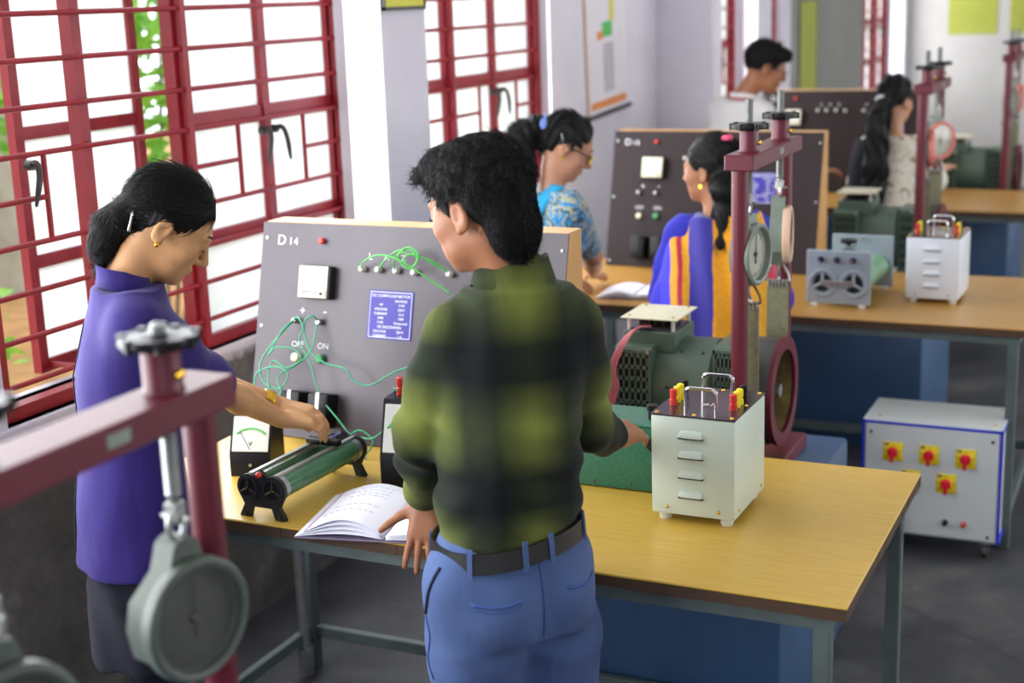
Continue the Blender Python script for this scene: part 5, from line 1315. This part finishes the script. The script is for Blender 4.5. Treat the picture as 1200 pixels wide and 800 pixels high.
    for i in range(40):
        x = rs.uniform(-.050, .050); p = V3(x, .078+rs.uniform(-.02, .012), .094+rs.uniform(-.015, .012)); tip = p+V3(rs.normal()*.010, .012+rs.uniform(0, .010), -.008+rs.normal()*.007)
        F.cone(H.p(*p), H.p(*tip), .009, .002, .006)
    def cut(x, y, z):
        u, v, w_ = H.local(x, y, z)
        zl = np.interp(v, [-.12, -.075, -.05, -.030, -.022, .012, .020, .036, .046, .07, .09], [-.105, -.108, -.085, -.03, .028, .030, -.012, -.008, .045, .070, .078])
        return (zl-w_)*.75*H.s
    F.clip_fn(cut)
    strands(F.mesh('hair', org, M['hair_short'], T, 1), H, org, 10000, .026, flow_short, 2, .0008, .0016)
    for k_, a_ in enumerate(ank):
        G = Field(a_-V3(.2, .2, .1), a_+V3(.2, .2, .08), .006); f_ = fv(azh); c = V3(a_[0], a_[1], .045)
        G.cone(c-f_*.03, c+f_*.05, .043, .040, .02); G.cone(c+f_*.05+V3(0, 0, -.012), c+f_*.13+V3(0, 0, -.015), .038, .030, .02); G.half((0, 0, .004), (0, 0, -1)); G.mesh('shoe', org, M['leather'], T)
    return T
build_man()
# ------------------------------------------------------------------ the other people
rvz = lambda az: V3(math.cos(math.radians(az)), math.sin(math.radians(az)), 0)
fvz = lambda az: V3(-math.sin(math.radians(az)), math.cos(math.radians(az)), 0)
def woman_hair(F, H, grow=0):
    H.ell(F, (0, -.018, .044), (.079+grow, .102+grow, .092+grow), .01); H.ell(F, (0, -.070, .0), (.055, .045, .055), .02)
    def cut(x, y, z):
        u, v, w_ = H.local(x, y, z)
        zl = np.interp(v, [-.13, -.08, -.05, -.035, -.012, .022, .042, .062, .080, .1], [-.075, -.070, -.050, -.010, .020, .006, .020, .060, .082, .10])
        return (zl-w_)*.75*H.s
    F.clip_fn(cut)
    F.warp(lambda x, y, z: (lambda u, v, w_: .0012*np.sin(190*u+40*np.sin(14*v)))(*H.local(x, y, z)))
def collar_ring(T, org, q, az, mat, r=.058, h=.03, drop=.03, name='collar', flare=.006, tilt=0):
    m = MB(); n = 40; vs = []
    for dz, g in ((0, .010), (h*.5, .003+flare*.5), (h, .0+flare)):
        for k in range(n):
            a = 2*PI*k/n; fr = max(0, math.sin(a)); p = np.array(q)+rvz(az)*math.cos(a)*(r+g)+fvz(az)*math.sin(a)*(r+g)*.95+V3(0, 0, dz-drop*fr-tilt*math.sin(a))-np.array(org); vs.append(tuple(p))
    m.add(vs, [(j*n+k, j*n+(k+1) % n, (j+1)*n+(k+1) % n, (j+1)*n+k) for j in range(2) for k in range(n)])
    o = m.build(name, mat, T, ang=None); md = o.modifiers.new('t', 'SOLIDIFY'); md.thickness = .004; return o
def build_person(label, hip, sh, azh, azs, head, arms, hem, mats, h=.007, slim=1.0, sleeve=(1.0, .35), fem=True, seed=1, hands=None, leg_z=0, top_name='kurta', neck_off=(0, 0, .062), skirt=None, hw=.132, flare=1.0):
    hip, sh = V3(*hip), V3(*sh); org = V3(hip[0], hip[1], 0)
    T = thing('person', label, 'person', org); H = Head(*head); neck = sh+V3(*neck_off)
    S = {'L': sh-rvz(azs)*hw, 'R': sh+rvz(azs)*hw}
    hj = [hip+rvz(azh)*d*.066+V3(0, 0, -.05) for d in (-1, 1)]; kn = [p+V3(0, 0, -.36)+fvz(azh)*.015 for p in hj]; an = [V3(p[0], p[1], .08)-fvz(azh)*.03 for p in kn]
    pts = [hip, sh, H.c]+[p for a in arms.values() for p in a[:2]]; lo = np.min(pts, 0)-.24; hi = np.max(pts, 0)+.24; lo[2] = 0
    F = Field(lo, hi, h); H.build(F, neck, .046 if fem else .05, fem)
    mid = (hip+sh)/2
    F.loft([(*hip[:2], hip[2]-.08, .13, .09, azh), (*mid[:2], mid[2], .105, .08, (azh+azs)/2), (*sh[:2], sh[2]-.03, .135, .078, azs), (*sh[:2], sh[2]+.03, .085, .055, azs)], .03)
    for s_, (E, W, hf, hu, hs, hc) in arms.items():
        E, W = V3(*E), V3(*W); A = S[s_]+V3(0, 0, -.016); F.chain([A, A*.45+E*.55, E, E*.55+W*.45, W], [.036, .036, .034, .031, .021], .02)
        hand(F, W, hf, hu, hs, .86 if fem else .95, hc, .05, .6, .35)
    for a_, b_, c_ in zip(hj, kn, an): F.chain([a_, a_*.5+b_*.5, b_, c_], [.062, .06, .048, .034], .03); F.cone(c_, c_+fvz(azh)*.12+V3(0, 0, -.05), .032, .025, .02)
    F.mesh('body', org, mats['skin'], T); H.eyes(T, org, M['lash'])
    # upper garment
    G = Field(lo, hi, h)
    rng = lambda t: hip+(sh-hip)*t
    st = []
    zh = hip[2]; L = sh[2]-hip[2]
    if hem < zh-.1: st.append((*(hip+fvz(azh)*0)[:2], hem, .165*slim*flare, .128*slim*flare, azh))
    st += [(*rng(0)[:2], zh-.02, .152*slim, .118*slim, azh), (*rng(.35)[:2], zh+L*.35, .132*slim, .105*slim, azh*.6+azs*.4), (*rng(.66)[:2], zh+L*.66, .146*slim, .116*slim, azh*.3+azs*.7), (*sh[:2], sh[2]-.015, .148*slim, .092*slim, azs), (*sh[:2], sh[2]+.045, .085, .066, azs)]
    G.loft(st, .03, pw=2.15)
    for s_, (E, W, *_r) in arms.items():
        E, W = V3(*E), V3(*W); A = S[s_]; f1, f2 = sleeve
        if f1 < 1: A = A+V3(0, 0, -.014); e = A+(E-A)*f1; G.chain([A, e], [.054, .053], .055)
        else: e = E+(W-E)*f2; A = A+V3(0, 0, -.014); G.chain([A, A*.5+E*.5, E, e], [.054, .053, .050, .046], .055)
    G.warp(lambda x, y, z: fabric_noise((x, y, z), seed, .0028))
    G.mesh(top_name, org, mats['top'], T)
    # lower garment
    G = Field((lo[0], lo[1], 0), (hi[0], hi[1], hip[2]+.05), max(h, .006))
    zb = skirt if skirt is not None else .06
    G.loft([(*hip[:2], max(hem-.06, hip[2]-.2), .130*slim, .100*slim, azh), (*hip[:2], hip[2]-.02, .125*slim, .092*slim, azh)], .03)
    if skirt is None:
        for a_, b_, c_ in zip(hj, kn, an): G.chain([a_+V3(0, 0, -.02), b_, c_+V3(0, 0, .01)], [.095, .078, .058], .035)
    else:
        G.loft([(*hip[:2], skirt, .150*slim, .120*slim, azh), (*hip[:2], hip[2]-.09, .132*slim, .100*slim, azh)], .03)
        for a_, b_, c_ in zip(hj, kn, an): G.chain([b_+V3(0, 0, .08), b_, c_+V3(0, 0, .01)], [.06, .055, .045], .035)
    G.warp(lambda x, y, z: .004*np.sin(60*x+45*y+3*np.sin(9*z)))
    G.mesh('lower_garment', org, mats['low'], T)
    for c_ in an:
        G = Field(c_-V3(.2, .2, .1), c_+V3(.2, .2, .06), .007); f_ = fvz(azh); c = V3(c_[0], c_[1], .040)
        G.cone(c-f_*.03, c+f_*.05, .036, .034, .02); G.cone(c+f_*.05+V3(0, 0, -.01), c+f_*.12+V3(0, 0, -.012), .034, .026, .02); G.half((0, 0, .004), (0, 0, -1)); G.mesh('shoe', org, M['leather'], T)
    return T, H, org, neck, st, S
SIDE = {'L': 1, 'R': -1}

# girl in purple at the rheostat
M['purple'] = cloth('violet cotton', '#2a1c62', .82, var=.12, fold=.35, sheen=.3)
M['navy'] = cloth('dark navy cotton', '#191a26', .85)
T, H, org, neck, st, S = build_person('girl in a violet top bending over the rheostat beside the window', (-2.0, 2.295, .90), (-1.99, 2.335, 1.295), -45, -45,
    ((-1.930, 2.404, 1.452), -50, 38, 0, .94),
    {'R': ((-1.905, 2.455, 1.105), (-1.868, 2.675, .962), (.55, .55, -.22), (.1, -.1, 1), (-.6, .7, 0), (.42, .42, .46, .50)),
     'L': ((-2.085, 2.545, 1.105), (-1.905, 2.735, .975), (.75, .30, -.20), (.1, .1, 1), (.5, -.8, 0), (.40, .42, .46, .5))},
    .745, {'skin': M['skin_girl'], 'top': M['purple'], 'low': M['navy']}, h=.0042, sleeve=(1.0, .06), seed=12, skirt=.53, hw=.135)
collar_ring(T, org, neck+V3(-.004, -.004, -.022), -45, M['purple'], .052, .042, .012, tilt=.012)
F = Field(H.c-.2, H.c+.17, .0034); woman_hair(F, H)
F.chain([H.p(0, -.078, -.015), H.p(.0, -.098, -.050), H.p(0, -.098, -.082), H.p(0, -.086, -.108), H.p(0, -.070, -.13)], [.042, .034, .029, .025, .020], .02)
F.warp(lambda x, y, z: .0016*np.sin(150*z+60*x+60*y)*(z < H.c[2]-.01))
strands(F.mesh('hair', org, M['hair'], T), H, org, 7000, .045, lambda u, v, w_: np.where((v < -.10)[:, None] | (w_ < -.05)[:, None], flow_down(u, v, w_), flow_back(u, v, w_)/.08), 3, .0009, .0012)
p = [Vector(H.p(.058, -.085+.004*k, -.002-.011*k)-org) for k in range(5)]; stitch('hair_clip', T, p, .0035, M['chrome'])
for d in (1, -1): MB().sphere(Vector(H.p(d*.082, -.006, -.034)-org), .0055, 10, 6).build('earring', M['gold'], T)
a = nrm(V3(-1.905, 2.735, .975)-V3(-2.085, 2.545, 1.105)); w_ = V3(-1.905, 2.735, .975)-a*.035
MB().lathe([(.0262, -.012), (.0275, 0), (.0262, .012)], Vector(w_-org), a, 24).build('gold_watch', M['gold'], T)
bs = [Vector(V3(*[np.interp(z, [s_[2] for s_ in st], [s_[i] for s_ in st]) for i in (0, 1)], z)-fvz(-45)*(np.interp(z, [s_[2] for s_ in st], [s_[4] for s_ in st])*1.005+.001)+rvz(-45)*.012-org) for z in np.linspace(.78, 1.27, 24)]
stitch('back_seam', T, bs, .0014, M['navy'])

# woman in blue at the second table
def mottled(name, cols, scale, rough=.7):
    t = NT(name); v = t.coords(); n = t.noise(v, scale, 4, .6, 1.2); n2 = t.noise(v, scale*2.2, 3, .6, .5)
    c = t.ramp(n, [(.30+.4*i/(len(cols)-1), rgb(k)) for i, k in enumerate(cols)], 'CONSTANT'); c = t.mix(t.ramp(n2, [(.55, (0, 0, 0)), (.6, (.8, .8, .8))]), c, rgb(cols[0]))
    t.bsdf(c, rough, 0, .3, 0, .2); t.bump(n, .1, .01); return t.m
M['blue_print'] = mottled('blue and cream print', ['#1a7fb8', '#a8a78c', '#1f4f66', '#3fa8d4', '#8f8c74'], 24)
M['turquoise'] = cloth('turquoise scarf', '#2c9fd0', .6)
M['red_cord'] = paint('red ribbon', '#c02030', .5)
T, H, org, neck, st, S = build_person('woman in a blue printed dress with a ponytail and glasses, writing at the second table', (-2.03, 4.53, .80), (-1.995, 4.60, 1.195), -30, -38,
    ((-1.955, 4.635, 1.382), -62, 30, 0, .93),
    {'R': ((-1.935, 4.82, .965), (-2.045, 5.095, .845), (-.05, 1, -.25), (.2, 0, 1), (-1, .2, 0), (.22, .25, .28, .3)),
     'L': ((-2.14, 4.80, .95), (-2.10, 4.98, .84), (.3, .9, -.3), (.0, 0, 1), (1, 0, 0), (.3, .3, .3, .3))},
    .40, {'skin': M['skin_fair'], 'top': M['blue_print'], 'low': M['navy']}, h=.006, sleeve=(.72, 0), seed=22)
F = Field(H.c-V3(.28, .28, .3), H.c+.17, .0045); woman_hair(F, H)
pt = [H.p(0, -.10, .03), H.p(0, -.135, .02), H.p(0, -.165, -.03), H.c+V3(-.135, -.10, -.085), H.c+V3(-.145, -.11, -.16), H.c+V3(-.135, -.11, -.24)]
F.chain(pt, [.030, .036, .048, .052, .044, .016], .02); F.warp(lambda x, y, z: .004*np.sin(85*z+5*np.sin(40*x)+60*y))
strands(F.mesh('hair', org, M['hair'], T), H, org, 3000, .045, lambda u, v, w_: np.where((v < -.10)[:, None] | (w_ < -.05)[:, None], flow_down(u, v, w_), flow_back(u, v, w_)/.08), 4, .0009, .0012)
MB().lathe([(.030, -.016), (.040, -.008), (.042, .004), (.036, .016)], Vector(H.p(0, -.118, .030)-org), Vector(H.R[1]*-1), 20).build('scrunchie', paint('light blue scrunchie', '#7f9fe8', .7), T)
st2 = [Vector(p_-org) for p_ in (H.p(.079, -.01, .012), H.p(.076, .05, .014), H.p(.055, .098, .012))]
gl = stitch('glasses', T, st2, .0028, M['dark_text'])
for d in (-1, 1):
    ring = [Vector(H.p(d*.032+.022*math.cos(a), .108-.006*abs(math.cos(a)), .006+.016*math.sin(a))-org) for a in np.linspace(0, 2*PI, 18)[:-1]]; stitch('lens_rim', gl, ring, .0018, M['yellow_pl'] if d > 0 else M['dark_text'], 5, True)
stitch('hair_pin', T, [Vector(H.p(.080, -.05, .045)-org), Vector(H.p(.083, -.028, .018)-org)], .0025, M['steel'])
for d in (1,): MB().lathe([(.0065, -.003), (.0065, .003)], Vector(H.p(.083, -.008, -.036)-org), Vector(H.R[0]), 12).build('earring', M['gold'], T)
collar_ring(T, org, neck+V3(0, 0, -.03), -38, M['red_cord'], .052, .008, .03, 'neck_ribbon')
bd = [V3(-1.945, 4.545, 1.262), V3(-1.968, 4.512, 1.235), V3(-2.005, 4.485, 1.175), V3(-2.036, 4.460, 1.10), V3(-2.061, 4.435, 1.01), V3(-2.07, 4.41, .85)]
m = MB(); q = catmull([Vector(p_-org) for p_ in bd], 8); vs = []
for p_ in q: vs += [p_+Vector((.026, -.012, 0)), p_+Vector((-.026, -.004, .006))]
m.add([tuple(v) for v in vs], [(2*i, 2*i+1, 2*i+3, 2*i+2) for i in range(len(q)-1)]); o = m.build('scarf_edge', M['turquoise'], T, ang=None); o.modifiers.new('t', 'SOLIDIFY').thickness = .006

# woman in yellow and blue
def stripes(name, az, stops, w, rough=.65):
    t = NT(name); sp = t.n('ShaderNodeSeparateXYZ'); t.l(t.coords((1, 1, 1), 'Object', (0, 0, math.radians(-az))), sp.inputs[0])
    x = t.math('ADD', t.math('MULTIPLY', sp.outputs[0], 1/w), .5); n = t.noise(t.coords(), 12, 3)
    x = t.math('ADD', x, t.math('MULTIPLY', t.math('SUBTRACT', n, .5), .03))
    c = t.ramp(x, [(p, rgb(k)) for p, k in stops], 'CONSTANT')
    n2 = t.noise(t.coords(), 38, 2, .5, 2.5); c = t.mix(t.ramp(n2, [(.54, (0, 0, 0)), (.58, (.12, .12, .12))]), c, rgb('#2c2470'))
    t.bsdf(c, rough, 0, .3, 0, .2); t.bump(t.noise(t.coords((1, 1, .3)), 14, 3), .25, .015); return t.m
M['saree'] = stripes('yellow blue and red striped drape', 18, [(0, '#2a22b8'), (.13, '#3b35d0'), (.20, '#d89a14'), (.25, '#b0203a'), (.285, '#d89a14'), (.33, '#3a3496'), (.50, '#eaa010'), (.80, '#e2a41c'), (.88, '#c02840'), (.97, '#2a22b8')], .46)
M['blue_top'] = cloth('royal blue cotton', '#2a2aa8', .7)
T, H, org, neck, st, S = build_person('woman in a yellow and blue striped drape facing the second panel', (-1.37, 4.46, .76), (-1.365, 4.52, 1.135), 18, 28,
    ((-1.395, 4.535, 1.322), 74, 4, 0, .93),
    {'L': ((-1.55, 4.52, .90), (-1.60, 4.72, .86), (-.1, 1, -.1), (-.3, 0, 1), (1, 0, .2), (.3, .3, .3, .3)), 'R': ((-1.19, 4.58, .90), (-1.25, 4.76, .86), (-.1, 1, -.1), (.3, 0, 1), (-1, 0, .2), (.3, .3, .3, .3))},
    .35, {'skin': M['skin_man'], 'top': M['blue_top'], 'low': M['blue_top']}, h=.006, sleeve=(1.0, .1), seed=31, hw=.128, neck_off=(-.008, .0, .055))
G = Field(org+V3(-.32, -.32, .3), org+V3(.32, .32, 1.32), .0065)
st3 = [(-1.365, 4.44, .36, .215, .165, 18), (-1.365, 4.455, .75, .215, .150, 18), (-1.362, 4.48, .95, .205, .140, 20), (-1.360, 4.505, 1.06, .190, .125, 24), (-1.362, 4.515, 1.135, .165, .102, 28), (-1.364, 4.52, 1.185, .085, .072, 28)]
G.loft(st3, .02, pw=2.2); G.half(org+fvz(22)*.07+V3(0, 0, 1), fvz(22)); G.warp(lambda x, y, z: .0065*np.sin(62*(x*.92+y*.35)+1.5*np.sin(6*z))+fabric_noise((x, y, z), 5, .002))
G.mesh('striped_drape', org, M['saree'], T)
F = Field(H.c-V3(.22, .22, .42), H.c+.17, .0048); woman_hair(F, H, .002)
F.chain([H.p(0, -.085, .01), H.c+V3(.055, -.055, -.045), H.c+V3(.062, -.062, -.12), H.c+V3(.055, -.095, -.22), H.c+V3(.05, -.11, -.34)], [.045, .042, .036, .034, .02], .02)
F.warp(lambda x, y, z: .003*np.sin(70*z+30*x)*(z < H.c[2]-.03)); strands(F.mesh('hair', org, M['hair'], T), H, org, 3000, .045, lambda u, v, w_: np.where((v < -.10)[:, None] | (w_ < -.05)[:, None], flow_down(u, v, w_), flow_back(u, v, w_)/.08), 5, .0009, .0012)
fl = MB()
for k in range(5): fl.sphere(Vector(H.p(.010*math.cos(k*1.26)-.02, -.085+.010*math.sin(k*1.26), .118)-org), .010, 8, 6)
fl.build('pink_hair_tie', paint('pink hair tie', '#e0507a', .6), T)
for d in (-1,):
    MB().lathe([(.007, -.003), (.007, .003)], Vector(H.p(-.083, -.006, -.042)-org), Vector(H.R[0]), 12).build('earring', M['gold'], T)
collar_ring(T, org, neck+V3(0, 0, -.026), 28, M['red_cord'], .050, .010, .02, 'neck_ribbon')

# young man in white
M['white_shirt'] = cloth('white cotton shirt', '#d9d8d6', .75, var=.04)
T, H, org, neck, st, S = build_person('young man with glasses in a white shirt behind the second panel', (-2.03, 6.90, .88), (-1.995, 6.965, 1.325), -15, -25,
    ((-1.885, 7.005, 1.516), -62, 20, 0, .98),
    {'R': ((-1.80, 7.09, 1.05), (-1.665, 7.31, .985), (.5, .8, -.1), (0, 0, 1), (-.8, .5, 0), (.3, .3, .35, .4)), 'L': ((-2.16, 7.12, 1.04), (-2.0, 7.32, .95), (.3, 1, -.1), (0, 0, 1), (1, 0, 0), (.3, .3, .3, .3))},
    .80, {'skin': M['skin_man'], 'top': M['white_shirt'], 'low': M['navy']}, h=.0065, sleeve=(.75, 0), fem=False, seed=41, hw=.15, slim=1.08, top_name='shirt', neck_off=(.02, .01, .07))
F = Field(H.c-.17, H.c+.17, .004); H.ell(F, (0, -.016, .048), (.082, .102, .092), .01); H.ell(F, (0, .055, .092), (.058, .048, .036), .02)
rs = np.random.RandomState(8)
for i in range(70):
    a, b = rs.uniform(0, 2*PI), rs.uniform(.1, 1.2); d = V3(math.cos(a)*math.cos(b), math.sin(a)*math.cos(b), math.sin(b)); p = V3(0, -.016, .048)+d*V3(.08, .10, .09); F.cone(H.p(*p), H.p(*(p+V3(0, .02, .006)+rs.normal(size=3)*.004)), .009, .003, .006)
def cutm(x, y, z):
    u, v, w_ = H.local(x, y, z); zl = np.interp(v, [-.12, -.075, -.05, -.030, -.022, .012, .020, .036, .046, .07, .09], [-.055, -.058, -.045, -.02, .028, .030, -.008, -.004, .045, .062, .070]); return (zl-w_)*.75
F.clip_fn(cutm); strands(F.mesh('hair', org, M['hair_short'], T, 1), H, org, 3000, .03, flow_short, 2, .0011, .003)
gl = stitch('glasses', T, [Vector(p_-org) for p_ in (H.p(.079, -.01, .012), H.p(.076, .05, .014), H.p(.055, .098, .012))], .0026, M['dark_text'])
for d in (-1, 1):
    ring = [Vector(H.p(d*.032+.022*math.cos(a), .108-.006*abs(math.cos(a)), .006+.016*math.sin(a))-org) for a in np.linspace(0, 2*PI, 18)[:-1]]; stitch('lens_rim', gl, ring, .0018, M['dark_text'], 5, True)
collar_ring(T, org, neck+V3(-.006, -.004, -.03), -30, M['white_shirt'], .060, .035, .03, tilt=.01)
collar_ring(T, org, neck+V3(-.006, -.004, -.026), -30, M['red_cord'], .067, .008, .03, 'neck_ribbon', tilt=.01)

# woman with the long hair
M['cream_print'] = mottled('cream and brown print', ['#cfc7b4', '#d8d2c4', '#8f7a5c', '#c9bfa8'], 26)
T, H, org, neck, st, S = build_person('woman with very long black hair in a cream printed dress, seen from behind', (-1.27, 6.98, .76), (-1.262, 7.05, 1.145), -8, -10,
    ((-1.262, 7.065, 1.352), -24, 12, 0, .93),
    {'R': ((-1.085, 7.16, .965), (-1.075, 7.36, 1.0), (.3, 1, .1), (0, 0, 1), (-1, .2, 0), (.25, .3, .3, .35)), 'L': ((-1.44, 7.16, .95), (-1.38, 7.34, .90), (.2, 1, 0), (0, 0, 1), (1, 0, 0), (.3, .3, .3, .3))},
    .40, {'skin': M['skin_fair'], 'top': M['cream_print'], 'low': M['navy']}, h=.0068, sleeve=(1.0, .2), seed=51, hw=.128)
F = Field(H.c-V3(.24, .26, .60), H.c+.17, .0055); woman_hair(F, H, .004)
F.chain([H.p(0, -.10, .0), H.c+V3(-.045, -.135, -.06), H.c+V3(-.055, -.15, -.16), H.c+V3(-.055, -.165, -.30), H.c+V3(-.06, -.175, -.42), H.c+V3(-.065, -.175, -.52)], [.036, .048, .055, .060, .055, .024], .02)
F.warp(lambda x, y, z: .0045*np.sin(110*x+50*y+4*np.sin(16*z))); strands(F.mesh('hair', org, M['hair'], T), H, org, 3500, .045, lambda u, v, w_: np.where((v < -.10)[:, None] | (w_ < -.05)[:, None], flow_down(u, v, w_), flow_back(u, v, w_)/.08), 6, .0009, .0012)
MB().lathe([(.034, -.010), (.040, 0), (.034, .010)], Vector(H.p(0, -.105, -.012)-org), Vector((-.2, -.7, -.6)), 18).build('hair_band', M['white_pl'], T)
m = MB(); q = [Vector(H.c+V3(*d)-org) for d in ((-.13, -.09, -.17), (-.15, -.11, -.28), (-.155, -.12, -.42), (-.15, -.12, -.62))]; vs = []
q = catmull(q, 6)
for p_ in q: vs += [p_+Vector((-.045, .03, 0)), p_+Vector((.05, -.03, 0))]
m.add([tuple(v) for v in vs], [(2*i, 2*i+1, 2*i+3, 2*i+2) for i in range(len(q)-1)]); o = m.build('black_scarf', M['navy'], T, ang=None); o.modifiers.new('t', 'SOLIDIFY').thickness = .01
MB().sphere(Vector(H.p(.080, -.004, -.038)-org), .008, 8, 6).build('earring', M['gold'], T)
collar_ring(T, org, neck+V3(0, 0, -.03), -10, M['red_cord'], .050, .008, .02, 'neck_ribbon')
